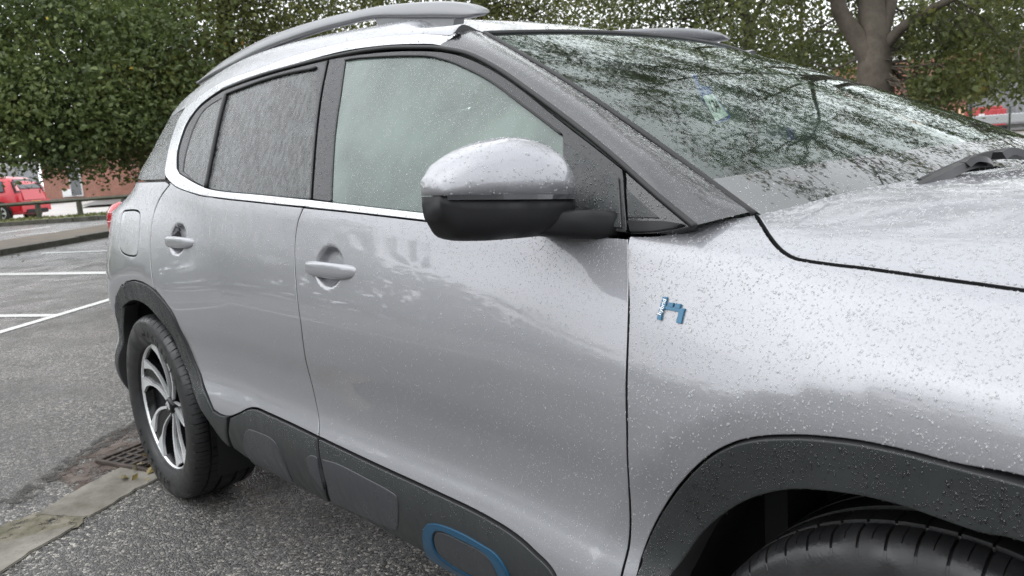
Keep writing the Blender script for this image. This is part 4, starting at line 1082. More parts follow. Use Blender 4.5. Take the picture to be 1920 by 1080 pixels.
# =================================================================== terrain
def hgt(x, y):
    x = np.asarray(x, float); y = np.asarray(y, float)
    q = (.0132*(-x)+.0255*y-.17); w = .05
    h = w*np.logaddexp(0, q/w)
    return 2.6*np.tanh(h/2.6)-w*np.log(1+math.exp(-.17/w))*1.0*np.exp(-(x*x+y*y)/300.)
def G(px, py, dz=0.0):
    d = ray(px, py); t0, t1 = .5, 400.; 
    ts = np.geomspace(.5, 400, 500); P = CAM[None]+d[None]*ts[:, None]; below = P[:, 2] < hgt(P[:, 0], P[:, 1])+dz
    k = np.argmax(below) if below.any() else 499
    a, b = ts[max(k-1, 0)], ts[k]
    for _ in range(30):
        m_ = (a+b)/2; p = CAM+d*m_
        if p[2] < hgt(p[0], p[1])+dz: b = m_
        else: a = m_
    return CAM+d*b
def drop(p, dz=0.0): return np.array([p[0], p[1], float(hgt(p[0], p[1]))+dz])
def P2(px, dist):  # ground point in the direction of px at a distance
    p = pt(px, 400, dist); return drop(p)
def asphalt(name, base, light=1.0):
    m = mat(name, (.1, .1, .1), .5, spec=.5); v = coords(m)
    cellc = voro(m, v, 105, 'Color'); sp = nn(m, 'ShaderNodeSeparateColor'); link(m, cellc, sp.inputs[0])
    dist_ = voro(m, v, 105, 'Distance', 'DISTANCE_TO_EDGE')
    c = ramp(m, sp.outputs[0], [(0, tuple(b*.25 for b in base)), (.4, tuple(b*.7 for b in base)), (.75, tuple(b*1.45 for b in base)), (1, (base[0]*3.9, base[1]*3.75, base[2]*3.5))])
    c = mixc(m, mapr(m, dist_, .0, .12, .75, 0), c, tuple(b*.22 for b in base))
    big = noise(m, v, .9, 5, .6); c = mixc(m, mapr(m, big, .38, .62, 0, .7), c, tuple(b*.55 for b in base))
    brown = noise(m, v, .35, 3); c = mixc(m, mapr(m, brown, .5, .75, 0, .3), c, (.10, .082, .065))
    link(m, c, B(m).inputs['Base Color'])
    wet = noise(m, v, 2.3, 4, .6)
    link(m, mapr(m, wet, .35, .65, .22, .5), B(m).inputs['Roughness'])
    hh = mathn(m, 'ADD', mapr(m, dist_, 0, .25, 0, 1), mathn(m, 'MULTIPLY', sp.outputs[1], .9))
    bump(m, hh, .75, .004); return m
M['asphalt'] = asphalt('wet_asphalt', (.135, .130, .124))
# ground sheet, finer near the car
ax = np.unique(np.concatenate([np.linspace(-300, -60, 9), np.linspace(-60, 20, 81), np.linspace(20, 300, 10)]))
ay = np.unique(np.concatenate([np.linspace(-300, -20, 10), np.linspace(-20, 70, 91), np.linspace(70, 300, 9)]))
GX, GY = np.meshgrid(ax, ay, indexing='ij'); GZ = hgt(GX, GY); Vg = np.stack([GX.ravel(), GY.ravel(), GZ.ravel()], -1); nvv = len(ay)
Fg = np.array([(i*nvv+j, (i+1)*nvv+j, (i+1)*nvv+j+1, i*nvv+j+1) for i in range(len(ax)-1) for j in range(nvv-1)])
bulk('ground', Vg, Fg, M['asphalt'], kind='structure')
def sheet(name, poly, m, dz=.004, kind='structure', parent=None, n=14, thick=0):
    """quad a,b,c,d of world xy draped on the ground"""
    a, b, c, d = [np.array(p[:2]) for p in poly]; V = []; F = []
    k = 6
    for i in range(n+1):
        for j in range(k+1):
            s, t = i/n, j/k; p = (a*(1-s)+b*s)*(1-t)+(d*(1-s)+c*s)*t; V.append((p[0], p[1], float(hgt(*p))+dz))
    F = [(i*(k+1)+j, (i+1)*(k+1)+j, (i+1)*(k+1)+j+1, i*(k+1)+j+1) for i in range(n) for j in range(k)]
    o = obj(name, V, F, m, parent, False)
    if kind: o['kind'] = kind
    return o
def poly_sheet(name, pts, m, dz=.004, kind='structure', h=0, parent=None):
    bm = bmesh.new(); vs = [bm.verts.new((p[0], p[1], p[2]+dz)) for p in pts]; f = bm.faces.new(vs)
    if f.normal.z < 0: f.normal_flip()
    bmesh.ops.recalc_face_normals(bm, faces=bm.faces)
    if h:
        r = bmesh.ops.extrude_face_region(bm, geom=[f]); 
        bmesh.ops.translate(bm, vec=(0, 0, h), verts=[v for v in r['geom'] if isinstance(v, bmesh.types.BMVert)])
        bmesh.ops.recalc_face_normals(bm, faces=bm.faces)
        es = [e for e in bm.edges if min(v.co.z for v in e.verts) > min(v.co.z for v in bm.verts)+h*.5]
        bmesh.ops.bevel(bm, geom=es, offset=min(.008, h*.5), segments=2, affect='EDGES')
    bmesh.ops.triangulate(bm, faces=[f for f in bm.faces if len(f.verts) > 4])
    o = frombm(name, bm, m, parent)
    if kind: o['kind'] = kind
    return o
def worn(name, col, under, wear=.5, scale=30):
    m = mat(name, col, .45); v = coords(m); w = noise(m, v, scale, 6, .7); c = mixc(m, mapr(m, w, wear, wear+.08, 0, 1), col, under)
    link(m, c, B(m).inputs['Base Color']); bump(m, w, .3, .003); return m
M['line'] = worn('worn_white_line_paint', (.62, .62, .60), (.13, .13, .125), .58)
def pxline(a, b, w0, w1, name='road_marking'):
    """painted line between two px on the ground; w in metres"""
    p, q = G(*a), G(*b); d = (q-p)[:2]; d /= np.linalg.norm(d); s = np.array([-d[1], d[0]])
    return sheet(name, [p[:2]+s*w0/2, q[:2]+s*w1/2, q[:2]-s*w1/2, p[:2]-s*w0/2], M['line'], .005, n=24)
pxline((-160, 517), (330, 510), .19, .22)
pxline((-120, 659), (330, 524), .11, .11)
pxline((-150, 594), (97, 592), .12, .12)
pxline((78, 475), (330, 466), .20, .2)
# concrete channel slabs, drain and soil patch
def rough(name, col, col2, scale=8, b=.4, r=.6):
    m = mat(name, col, r, spec=.15); v = coords(m); n1 = noise(m, v, scale, 6, .65); n2 = noise(m, v, scale*18, 3)
    c = mixc(m, mapr(m, n1, .35, .65, 0, 1), col, col2); c = mixc(m, mapr(m, n2, .55, .7, 0, .35), c, tuple(x*.4 for x in col)); link(m, c, B(m).inputs['Base Color'])
    bump(m, mathn(m, 'ADD', n1, mathn(m, 'MULTIPLY', n2, .4)), b, .004); return m
def fade(m, thr=.45, scale=9):
    t = m.node_tree; o = [n for n in t.nodes if n.type == 'OUTPUT_MATERIAL'][0]; tr = nn(m, 'ShaderNodeBsdfTransparent'); mx_ = nn(m, 'ShaderNodeMixShader')
    link(m, mapr(m, noise(m, coords(m), scale, 6, .7), thr-.06, thr+.06, 0, 1), mx_.inputs[0]); link(m, tr.outputs[0], mx_.inputs[1]); link(m, B(m).outputs[0], mx_.inputs[2]); link(m, mx_.outputs[0], o.inputs[0]); return m
M['conc'] = rough('mossy_concrete', (.25, .235, .205), (.10, .092, .072), 3.6, .9)
M['soil'] = rough('reddish_grit', (.075, .052, .042), (.15, .125, .11), 11, .8)
M['moss'] = rough('moss_and_grit', (.085, .08, .05), (.2, .18, .14), 12, .7)
M['darkas'] = rough('dark_wet_asphalt', (.035, .033, .033), (.07, .065, .06), 9, .7, .35)
M['iron'] = rough('rusty_iron', (.05, .042, .038), (.09, .07, .06), 20, .3, .45)
fade(M['soil'], .47, 12); fade(M['darkas'], .50, 14); fade(M['moss'], .42, 14)
def gpoly(L): return [G(*p) for p in L]
def jag(L, amp=.02):
    """densify and roughen an outline so that its edge is broken"""
    P = [np.array(p) for p in L]; out = []
    for i, p in enumerate(P):
        q = P[(i+1) % len(P)]; n = max(2, int(np.linalg.norm(q-p)/.035))
        for k in range(n):
            a = p+(q-p)*k/n; a = a.copy(); a[:2] += rng.normal(0, amp*.35, 2); out.append(a)
    return out
poly_sheet('reddish_grit_patch', jag(gpoly([(100, 892), (176, 840), (262, 786), (330, 800), (320, 868), (232, 880), (140, 925)]), .022), M['soil'], .003)
poly_sheet('dark_asphalt_seam', jag(gpoly([(20, 960), (100, 905), (176, 852), (262, 800), (255, 785), (170, 833), (90, 885), (10, 935)]), .03), M['darkas'], .0045)
poly_sheet('mossy_joint', jag(gpoly([(-60, 1010), (60, 966), (170, 966), (150, 990), (84, 1004), (-40, 1040)]), .02), M['moss'], .006)
kerbs = poly_sheet('concrete_channel', jag(gpoly([(63, 970), (142, 922), (228, 877), (301, 868), (330, 872), (330, 893), (303, 896), (244, 928), (169, 972)]), .010), M['conc'], .001, h=.007)
poly_sheet('concrete_channel', jag(gpoly([(-90, 1046), (0, 1021), (81, 1001), (150, 986), (60, 1037), (0, 1077), (-40, 1100)]), .010), M['conc'], .001, h=.007)
gr = thing('drain_grate', 'rusty iron drain grate in the asphalt beside the rear tyre', 'drain', tuple(G(292, 852)))
gc = G(292, 852); gx = np.array([.94, .34, 0]); gy = np.array([-.34, .94, 0])
Rg = Matrix.Rotation(math.atan2(gx[1], gx[0]), 4, 'Z')
box('grate_pit', tuple(gc+[0, 0, .0065]), (.34, .34, .003), M['dark'], gr, R=Rg)
for e in (-1, 1):
    box('grate_frame', tuple(gc+gx*e*.165+[0, 0, .012]), (.018, .35, .014), M['iron'], gr, R=Rg, bev=.002)
    box('grate_frame', tuple(gc+gy*e*.165+[0, 0, .0125]), (.312, .018, .014), M['iron'], gr, R=Rg, bev=.002)
for k in range(6): box('grate_bar', tuple(gc+gx*(-.13+.052*k)+[0, 0, .0105]), (.018, .312, .009), M['iron'], gr, R=Rg, bev=.002)
for k in range(5): box('grate_bar', tuple(gc+gy*(-.104+.052*k)+[0, 0, .0095]), (.312, .012, .008), M['iron'], gr, R=Rg, bev=.002)
# fallen leaves (uncountable litter)
def leafmat(name, cols, tr=.3):
    m = bpy.data.materials.new(name); m.use_nodes = True; m.node_tree.nodes.clear(); v = coords(m)
    w = nn(m, 'ShaderNodeTexWhiteNoise'); q = nn(m, 'ShaderNodeVectorMath'); q.operation = 'SNAP'; q.inputs[1].default_value = (.11, .11, .11)
    link(m, v, q.inputs[0]); link(m, q.outputs[0], w.inputs['Vector'])
    big = noise(m, v, 1.1, 3)
    f = mathn(m, 'ADD', mathn(m, 'MULTIPLY', w.outputs['Value'], .45), mathn(m, 'MULTIPLY', mapr(m, big, .33, .67, 0, 1), .55))
    c = ramp(m, f, cols)
    d = nn(m, 'ShaderNodeBsdfPrincipled'); d.inputs['Roughness'].default_value = .42; link(m, c, d.inputs['Base Color'])
    t = nn(m, 'ShaderNodeBsdfTranslucent'); link(m, c, t.inputs[0]); mxs = nn(m, 'ShaderNodeMixShader'); mxs.inputs[0].default_value = tr
    link(m, d.outputs[0], mxs.inputs[1]); link(m, t.outputs[0], mxs.inputs[2]); o = nn(m, 'ShaderNodeOutputMaterial'); link(m, mxs.outputs[0], o.inputs[0]); return m
M['litter'] = leafmat('fallen_leaf', [(0, (.16, .09, .03)), (.5, (.22, .17, .06)), (1, (.10, .08, .04))], .1)
M['leaf_dark'] = leafmat('dark_leaf', [(0, (0.048, 0.070, 0.027)), (.4, (0.092, 0.130, 0.039)), (.8, (0.176, 0.216, 0.070)), (.965, (0.263, 0.293, 0.097)), (.985, (0.614, 0.451, 0.058))], .42)
M['leaf_olive'] = leafmat('olive_leaf', [(0, (0.067, 0.078, 0.026)), (.4, (0.123, 0.137, 0.042)), (.8, (0.209, 0.221, 0.067)), (.95, (0.338, 0.296, 0.085)), (.985, (0.598, 0.333, 0.077))], .42)
M['leaf_right'] = leafmat('mixed_leaf', [(0, (0.051, 0.065, 0.025)), (.4, (0.100, 0.124, 0.040)), (.8, (0.181, 0.200, 0.061)), (.95, (0.290, 0.271, 0.081)), (.99, (0.544, 0.362, 0.090))], .42)
def leaves(name, C, size, m, parent=None, kind='stuff', droop=.5):
    n = len(C); a = rng.normal(size=(n, 3)); a[:, 2] = a[:, 2]*.7-droop; a /= np.linalg.norm(a, axis=1)[:, None]
    b = rng.normal(size=(n, 3)); b -= a*(a*b).sum(1)[:, None]; b /= np.linalg.norm(b, axis=1)[:, None]; c_ = np.cross(a, b)
    s = size*rng.uniform(.45, 1.6, n)[:, None]
    V = np.stack([C-a*s*.5, C+b*s*.30+c_*s*.06, C+a*s*.5, C-b*s*.30+c_*s*.06], 1).reshape(-1, 3)
    F = np.arange(4*n).reshape(n, 4)
    return bulk(name, V, F, m, parent, kind, False)
lp = []
for (px, py, n_, r_) in ((50, 478, 12, .6), (275, 874, 9, .05), (120, 452, 20, 1.2), (40, 465, 20, 1.2), (150, 660, 2, .6), (275, 900, 8, .08)):
    c_ = G(px, py)
    for _ in range(n_):
        q = c_+np.array([rng.normal(0, r_), rng.normal(0, r_), 0]); q[2] = hgt(q[0], q[1])+.02; lp.append(q)
leaves('fallen_leaves', np.array(lp), .045, M['litter'])
# ------------------------------------------------------------------ kerbs, verges
M['kerb'] = rough('weathered_kerb_stone', (.13, .125, .11), (.07, .068, .055), 5)
M['verge'] = rough('bare_soil_verge', (.075, .058, .038), (.13, .10, .065), 3, .6)
M['grass'] = rough('short_grass', (.12, .13, .04), (.16, .16, .07), 4, .8)
M['pale'] = rough('pale_concrete_road', (.36, .34, .32), (.44, .42, .40), 1.2, .2)
def kerb_run(name, A_, B_, n0, n1, L=.9, w=.14, h=.12, label='', m=None):
    A_, B_ = np.array(A_[:2]), np.array(B_[:2]); d = (B_-A_)/np.linalg.norm(B_-A_); s = np.array([-d[1], d[0]])
    k = thing(name, label, 'kerb', tuple(drop(A_)))
    rz = math.atan2(d[1], d[0]); me = None
    for i in range(n0, n1):
        c_ = A_+d*(i+.5)*L+s*rng.normal(0, .006); z = float(hgt(*c_))
        z2 = float(hgt(*(c_+d*.4))); R = Matrix.Rotation(rz, 4, 'Z') @ Matrix.Rotation(-math.atan2(z2-z, .4), 4, 'Y')
        if me is None:
            o = box('kerb_stone', (0, 0, 0), (L-.012, w, h+.1), m or M['kerb'], k, bev=.018); me = o.data
        else: o = bpy.data.objects.new('kerb_stone', me); COL.objects.link(o); o.parent = k
        o.matrix_parent_inverse = Matrix.Translation(-Vector(k.location)); o.matrix_basis = Matrix.Translation((c_[0], c_[1], z+h-(h+.1)/2+rng.normal(0, .006))) @ R
    return d, s
K1a, K1b = G(0, 479), G(205, 444)
d1, s1 = kerb_run('near_kerb', K1a, K1b, -8, 30, label='low mossy kerb between the parking bays and the bare soil strip, left of the car')
sg = 1 if np.dot(s1, -K1a[:2]) < 0 else -1   # away from the camera side
W1 = np.linalg.norm((G(100, 425)-G(100, 452))[:2])
W1 = min(W1, 3.0)
q0, q1 = K1a[:2]-d1*8, K1a[:2]+d1*26
sheet('bare_soil_verge', [q0+s1*sg*.07, q1+s1*sg*.07, q1+s1*sg*W1*.8, q0+s1*sg*W1*.8], M['verge'], .10)
K2a, K2b = G(0, 425), G(210, 411)
d2, s2 = kerb_run('far_kerb', K2a, K2b, -10, 40, label='dark far kerb at the foot of the wooden knee rail', h=.14)
sg2 = 1 if np.dot(s2, -K2a[:2]) < 0 else -1
q0, q1 = K2a[:2]-d2*10, K2a[:2]+d2*40
sheet('grass_verge', [q0+s2*sg2*.07, q1+s2*sg2*.07, q1+s2*sg2*1.3, q0+s2*sg2*1.3], M['grass'], .13)
sheet('pale_road', [q0+s2*sg2*1.3, q1+s2*sg2*1.3, q1+s2*sg2*34, q0+s2*sg2*34], M['pale'], .02, n=40)
gpts = []
for _ in range(5000):
    t = rng.uniform(-8, 30); u = rng.uniform(.1, 1.3); q = K2a[:2]+d2*t+s2*sg2*u; gpts.append((q[0], q[1], float(hgt(*q))+.15))
leaves('verge_grass', np.array(gpts), .09, leafmat('grass_blade', [(0, (.08, .11, .03)), (1, (.2, .2, .08))]), droop=-2)
pxline((0, 437), (95, 425), .2, .2); pxline((30, 442), (200, 426), .12, .12)
# ------------------------------------------------------------------ wooden knee rail
M['wood'] = rough('weathered_green_wood', (.10, .10, .075), (.055, .06, .045), 6, .4, .7)
def on_line_px(px, A_, d):   # point of the vertical plane line A+d*t seen at column px (near horizon row)
    r1 = ray(px, 400)[:2]; M2 = np.array([r1, -d]).T; t = np.linalg.solve(M2, A_-CAM[:2]); return A_+d*t[1]
FL = K2a[:2]+s2*sg2*.6
fence = thing('knee_rail_fence', 'low weathered wooden knee rail on square posts in front of the red car', 'fence', tuple(drop(FL)))
posts = [on_line_px(px, FL, d2) for px in (-2, 73, 151, 236, 330, 440)]
hgts = .50
for p in posts:
    z = float(hgt(*p)); box('fence_post', (p[0], p[1], z+hgts/2+.05), (.12, .12, hgts+.1), M['wood'], fence, rz=math.atan2(d2[1], d2[0]), bev=.012)
for a, b in zip(posts[:-1], posts[1:]):
    za, zb = float(hgt(*a))+hgts+.14, float(hgt(*b))+hgts+.14; v = np.array([b[0]-a[0], b[1]-a[1], zb-za]); L = np.linalg.norm(v)
    R = Matrix.Rotation(math.atan2(v[1], v[0]), 4, 'Z') @ Matrix.Rotation(-math.asin(v[2]/L), 4, 'Y') @ Matrix.Rotation(math.radians(45), 4, 'X')
    box('fence_rail', ((a[0]+b[0])/2, (a[1]+b[1])/2, (za+zb)/2), (L-.01, .09, .09), M['wood'], fence, R=R, bev=.01)
# ------------------------------------------------------------------ buildings (brick)
def brickmat(name, c1_, c2_, mortar, rot=0):
    m = mat(name, c1_, .8); g = nn(m, 'ShaderNodeNewGeometry'); mp = nn(m, 'ShaderNodeMapping'); tcn = nn(m, 'ShaderNodeTexCoord')
    sx = nn(m, 'ShaderNodeSeparateXYZ'); link(m, tcn.outputs['Object'], sx.inputs[0]); cb = nn(m, 'ShaderNodeCombineXYZ'); link(m, sx.outputs['X'], cb.inputs[0]); link(m, sx.outputs['Z'], cb.inputs[1])
    b = nn(m, 'ShaderNodeTexBrick'); link(m, cb.outputs[0], b.inputs['Vector']); b.inputs['Scale'].default_value = 1; b.inputs['Brick Width'].default_value = .225; b.inputs['Row Height'].default_value = .075; b.inputs['Mortar Size'].default_value = .008
    b.inputs['Color1'].default_value = (*c1_, 1); b.inputs['Color2'].default_value = (*c2_, 1); b.inputs['Mortar'].default_value = (*mortar, 1)
    n1 = noise(m, coords(m), .6, 4); c = mixc(m, mapr(m, n1, .35, .7, 0, .4), b.outputs[0], tuple(x*.6 for x in c1_)); link(m, c, B(m).inputs['Base Color']); return m
M['brick'] = brickmat('red_brick', (.24, .085, .055), (.33, .13, .085), (.25, .2, .17))
M['roofdark'] = mat('grey_roof', (.07, .075, .08), .6)
M['wht'] = mat('white_paint', (.7, .7, .7), .5)
M['winglass'] = mat('dark_window_glass', (.02, .025, .03), .06)
def building(label, pa, pb, h, depth, doors=(), name='brick_building', wm=None, bands=True):
    """facade from ground point pa to pb"""
    a, b = np.array(pa[:2]), np.array(pb[:2]); d = b-a; L = np.linalg.norm(d); d /= L; n = np.array([-d[1], d[0]])
    if np.dot(n, a-CAM[:2]) < 0: n = -n
    c_ = (a+b)/2+n*depth/2; z = min(float(hgt(*a)), float(hgt(*b)), float(hgt(*c_)))-.3
    r = thing(name, label, 'building', (c_[0], c_[1], z)); rz = math.atan2(d[1], d[0])
    w = box('wall', (0, 0, 0), (L, depth, h+.3), wm or M['brick'], r, bev=0); w.matrix_parent_inverse = Matrix(); w.location = (0, 0, (h+.3)/2); r.rotation_euler.z = rz
    rf = box('roof', (0, 0, 0), (L+.4, depth+.4, .25), M['roofdark'], r, bev=.03); rf.matrix_parent_inverse = Matrix(); rf.location = (0, 0, h+.3+.13)
    sg_ = -1 if np.dot(n, np.array([-math.sin(rz), math.cos(rz)])) > 0 else 1
    if bands:
        bb = box('coping', (0, 0, 0), (L+.1, .06, .35), M['wht'], r); bb.matrix_parent_inverse = Matrix(); bb.location = (0, sg_*(depth/2+.033), h+.05)
    for (px, w_, h_, z0, mm, nm) in doors:
        q = on_line_px(px, a, d); s_ = (q-(a+b)/2)@d
        o = box(nm, (0, 0, 0), (w_, .08, h_), M['wht'], r, bev=.01); o.matrix_parent_inverse = Matrix(); o.location = (s_, sg_*(depth/2+.03), .3+z0+h_/2)
        g_ = box('pane' if nm == 'window' else 'door_panel', (0, 0, 0), (w_-.18, .03, h_-.16), mm, o); g_.matrix_parent_inverse = Matrix(); g_.location = (0, sg_*.045, 0)
    return r
# left: brick blocks beyond the red car
building('long brick building behind the left tree, with a small white framed door', P2(90, 62), P2(206, 56), 3.6, 10, [(152, 1.3, 2.3, .1, M['winglass'], 'door'), (138, 1.6, .5, .1, M['wht'], 'window')], bands=False)
building('nearer brick wall end seen between the tree and the rear lamp of the silver car', P2(188, 44), P2(420, 40), 3.6, 8, bands=False)
building('pale low building far left behind the red car and the tree', P2(-160, 66), P2(84, 70), 3.0, 8, wm=mat('pale_render', (.35, .36, .37), .8))
# right: yard with a brick building
building('red brick building across the yard behind the containers, right of the tree', P2(1560, 55), P2(2150, 50), 5.0, 12)
# yard ground and kerb
yA, yB = P2(1700, 24)[:2], P2(2100, 22)[:2]
# pavements left
sheet('pavement', [P2(150, 38)[:2], P2(420, 33)[:2], P2(420, 44)[:2], P2(186, 44)[:2]], rough('grey_pavement', (.16, .155, .15), (.12, .12, .115), 2), .12)
# ------------------------------------------------------------------ yard on the right
def upright(px, dist, z=0):
    return drop(pt(px, 300, dist), z)
M['yard'] = rough('pale_yard_concrete', (.34, .32, .29), (.27, .25, .22), 1.5, .2)
sheet('yard_ground', [P2(1500, 27)[:2], P2(2300, 25)[:2], P2(2300, 48)[:2], P2(1500, 52)[:2]], M['yard'], .03, n=30)
ckr = kerb_run('yard_kerb', P2(1640, 22), P2(2100, 20.5), -2, 22, label='grey kerb along the foot of the chain link fence, right of the windscreen', h=.22)
sheet('access_road', [P2(1560, 15)[:2], P2(2300, 14)[:2], P2(2300, 19.9)[:2], P2(1560, 21.4)[:2]], M['pale'], .02, n=20)
# chain link fence
fp = upright(1815, 23.5); 
fence2 = thing('chain_link_fence', 'thin chain link fence on slim steel posts across the yard edge', 'fence', tuple(fp))
M['steel'] = mat('dull_steel', (.16, .165, .16), .5, .5)
M['dsteel'] = mat('dark_green_post', (.05, .06, .05), .5, .2)
fa, fb = P2(1640, 24.6)[:2], P2(2150, 22.2)[:2]; fdv = (fb-fa)/np.linalg.norm(fb-fa); Lf = np.linalg.norm(fb-fa)
for px, rr, hh in ((1700, .03, 1.7), (1815, .05, 2.2), (1887, .025, 1.3), (1960, .03, 1.7)):
    q = on_line_px(px, fa, fdv); z = float(hgt(*q)); tube('fence_post', [(q[0], q[1], z), (q[0], q[1], z+hh)], rr, M['dsteel'], fence2, 8)
Vn = []; Fn = []
def wire(a, b, r=.003):
    k = len(Vn); d = b-a; s_ = np.cross(d, [0, 0, 1.]); s_ = s_/np.linalg.norm(s_)*r; u_ = np.array([0, 0, r])
    for p in (a, b): Vn.extend([p+s_, p+u_, p-s_])
    Fn.extend([(k, k+1, k+4, k+3), (k+1, k+2, k+5, k+4), (k+2, k, k+3, k+5)])
hN = 1.3; stp = .085
for i in range(int(Lf/stp)):
    for sgn in (1, -1):
        s0 = i*stp; s1_ = s0+sgn*hN
        if 0 < s1_ < Lf:
            a = fa+fdv*s0; b = fa+fdv*s1_; wire(np.array([a[0], a[1], float(hgt(*a))+.02]), np.array([b[0], b[1], float(hgt(*b))+hN]))
bulk('wire_mesh', np.array(Vn), np.array(Fn), M['steel'], fence2, 'stuff', False)
# weeds at fence
wp = []
for px, n_ in ((1833, 120), (1850, 160), (1862, 120), (1780, 60), (1900, 60), (1925, 80)):
    q = on_line_px(px, fa, fdv)
    for _ in range(n_): h_ = rng.uniform(0, .55); wp.append((q[0]+rng.normal(0, .10)*(1+h_), q[1]+rng.normal(0, .10)*(1+h_), float(hgt(*q))+h_))
leaves('dry_weeds', np.array(wp), .10, leafmat('dry_weed', [(0, (.22, .17, .08)), (1, (.34, .27, .14))]), droop=-2)
# wheelie bin
def obj_at(name, label, cat, px, dist): 
    p = upright(px, dist); return thing(name, label, cat, tuple(p)), p
M['bingreen'] = mat('green_plastic', (.03, .12, .07), .5)
t_, p = obj_at('wheeled_bin', 'dark green wheeled waste bin by the brick wall, left of the leaning planks', 'bin', 1761, 42)
rzb = math.atan2(p[1]-CAM[1], p[0]-CAM[0])-math.pi/2
Rb = Matrix.Rotation(rzb, 4, 'Z')
def lbox(nm, off, sz, m, par, p=p, R=None, bev=.02):
    R = R or Rb; o = R @ Vector(off); return box(nm, tuple(Vector(p)+o), sz, m, par, R=R, bev=bev)
lbox('bin_body', (0, 0, .62), (.98, .9, .85), M['bingreen'], t_, bev=.06); lbox('bin_lid', (0, 0, 1.15), (1.04, .96, .16), M['bingreen'], t_, bev=.05)
for x_ in (-.4, .4): lbox('bin_wheel', (x_, -.4, .1), (.06, .16, .2), M['dark'], t_)
# cone
t_, pc = obj_at('traffic_cone', 'orange and white traffic cone beside the green bin', 'cone', 1776, 40)
M['orange'] = mat('orange_plastic', (.75, .16, .05), .5)
def cone(nm, r0, r1, z0, z1, m, par, pc):
    V = []; n_ = 14
    for k in range(n_):
        a = 2*math.pi*k/n_; V += [(pc[0]+r0*math.cos(a), pc[1]+r0*math.sin(a), pc[2]+z0), (pc[0]+r1*math.cos(a), pc[1]+r1*math.sin(a), pc[2]+z1)]
    F = [(2*k, 2*((k+1) % n_), 2*((k+1) % n_)+1, 2*k+1) for k in range(n_)]+[tuple(2*k+1 for k in range(n_))]
    return obj(nm, V, F, m, par)
box('cone_base', (pc[0], pc[1], pc[2]+.03), (.5, .5, .05), M['orange'], t_, bev=.01)
cone('cone_body', .19, .13, .05, .4, M['orange'], t_, pc); cone('cone_band', .132, .085, .4, .68, M['wht'], t_, pc); cone('cone_tip', .086, .04, .68, 1.0, M['orange'], t_, pc)
# planks leaning on the wall
M['plank'] = rough('bare_timber', (.46, .27, .17), (.55, .36, .25), 4, .2)
for px0, px1, wdt, lab in ((1786, 1803, .16, 'left one of two long bare planks leaning against the brick wall'), (1792, 1806, .16, 'right one of two long bare planks leaning against the brick wall')):
    a = upright(px0, 41); b = upright(px1, 48); b[2] = a[2]+4.6
    b = a+(b-a); v = b-a; L = np.linalg.norm(v)
    a = upright(px0, 41); bt = pt(px1, 200, 42.5); bt = np.array([bt[0], bt[1], pt(px1, 203, 42.5)[2]]); v = bt-a; L = np.linalg.norm(v)
    q = Vector(v).to_track_quat('Z', 'Y').to_matrix().to_4x4()
    o = box('plank', tuple((a+bt)/2), (wdt, .06, L), M['plank'], None, R=q, bev=.006); tag(o, lab, 'plank', 'planks leaning on the brick wall')
# red skip container
M['redc'] = rough('faded_red_steel', (.42, .05, .06), (.50, .09, .09), 1.5, .1, .5)
t_, p = obj_at('red_container', 'faded red steel waste container standing in the yard under the tree branches', 'container', 1846, 43)
rzc = math.atan2(p[1]-CAM[1], p[0]-CAM[0])-math.pi/2; Rb = Matrix.Rotation(rzc, 4, 'Z')
lbox('container_body', (0, 0, .72), (1.6, 1.2, .86), M['redc'], t_, p, Rb, .05); lbox('container_lid', (0, .1, 1.22), (1.3, 1.1, .12), M['redc'], t_, p, Rb, .05)
for k in range(5): lbox('container_rib', (-.68+.34*k, -.615, .72), (.06, .05, .8), M['redc'], t_, p, Rb, .01)
for x_ in (-.6, 0, .6): lbox('container_castor', (x_, -.45, .14), (.12, .14, .28), M['dark'], t_, p, Rb)
lbox('container_sticker', (-.17, -.613, .85), (.24, .02, .26), M['wht'], t_, p, Rb, .002)
t_, p = obj_at('red_container', 'second red container half hidden behind the first one, nearer the brick wall', 'container', 1882, 46)
lbox('container_body', (0, 0, .8), (1.1, 1.2, 1.1), M['redc'], t_, p, Rb, .05); lbox('container_lid', (0, 0, 1.4), (1.05, 1.1, .1), M['redc'], t_, p, Rb, .05)
# grey corrugated container
M['greyc'] = rough('grey_corrugated_steel', (.20, .21, .22), (.26, .27, .28), 1.0, .1, .5)
t_, p = obj_at('grey_container', 'tall grey corrugated shipping container at the right edge behind the trailer', 'container', 1945, 46)
lbox('container_body', (0, 0, 1.65), (6.0, 2.4, 3.1), M['greyc'], t_, p, Rb, .03)
for k in range(22): lbox('corrugation', (-2.86+.272*k, -1.225, 1.65), (.12, .05, 2.8), M['greyc'], t_, p, Rb, .012)
lbox('container_top_rail', (0, -1.24, 3.12), (6.0, .07, .14), M['greyc'], t_, p, Rb, .01)
# low grey trailer / beam
t_, p = obj_at('flat_trailer', 'long low grey flat trailer with a thick side beam in front of the containers', 'trailer', 1925, 36)
lbox('side_beam', (0, 0, .80), (3.9, .3, .36), mat('trailer_galvanised', (.36, .37, .38), .45, .4), t_, p, Rb, .04)
lbox('trailer_deck', (0, .9, .86), (3.9, 1.6, .12), M['steel'], t_, p, Rb, .02)
for x_ in (-1.7, -.9, .2, .9): lbox('trailer_wheel', (x_, .2, .28), (.5, .2, .5), M['dark'], t_, p, Rb, .08)
lbox('trailer_frame', (0, .3, .5), (3.4, .12, .14), M['steel'], t_, p, Rb, .02)
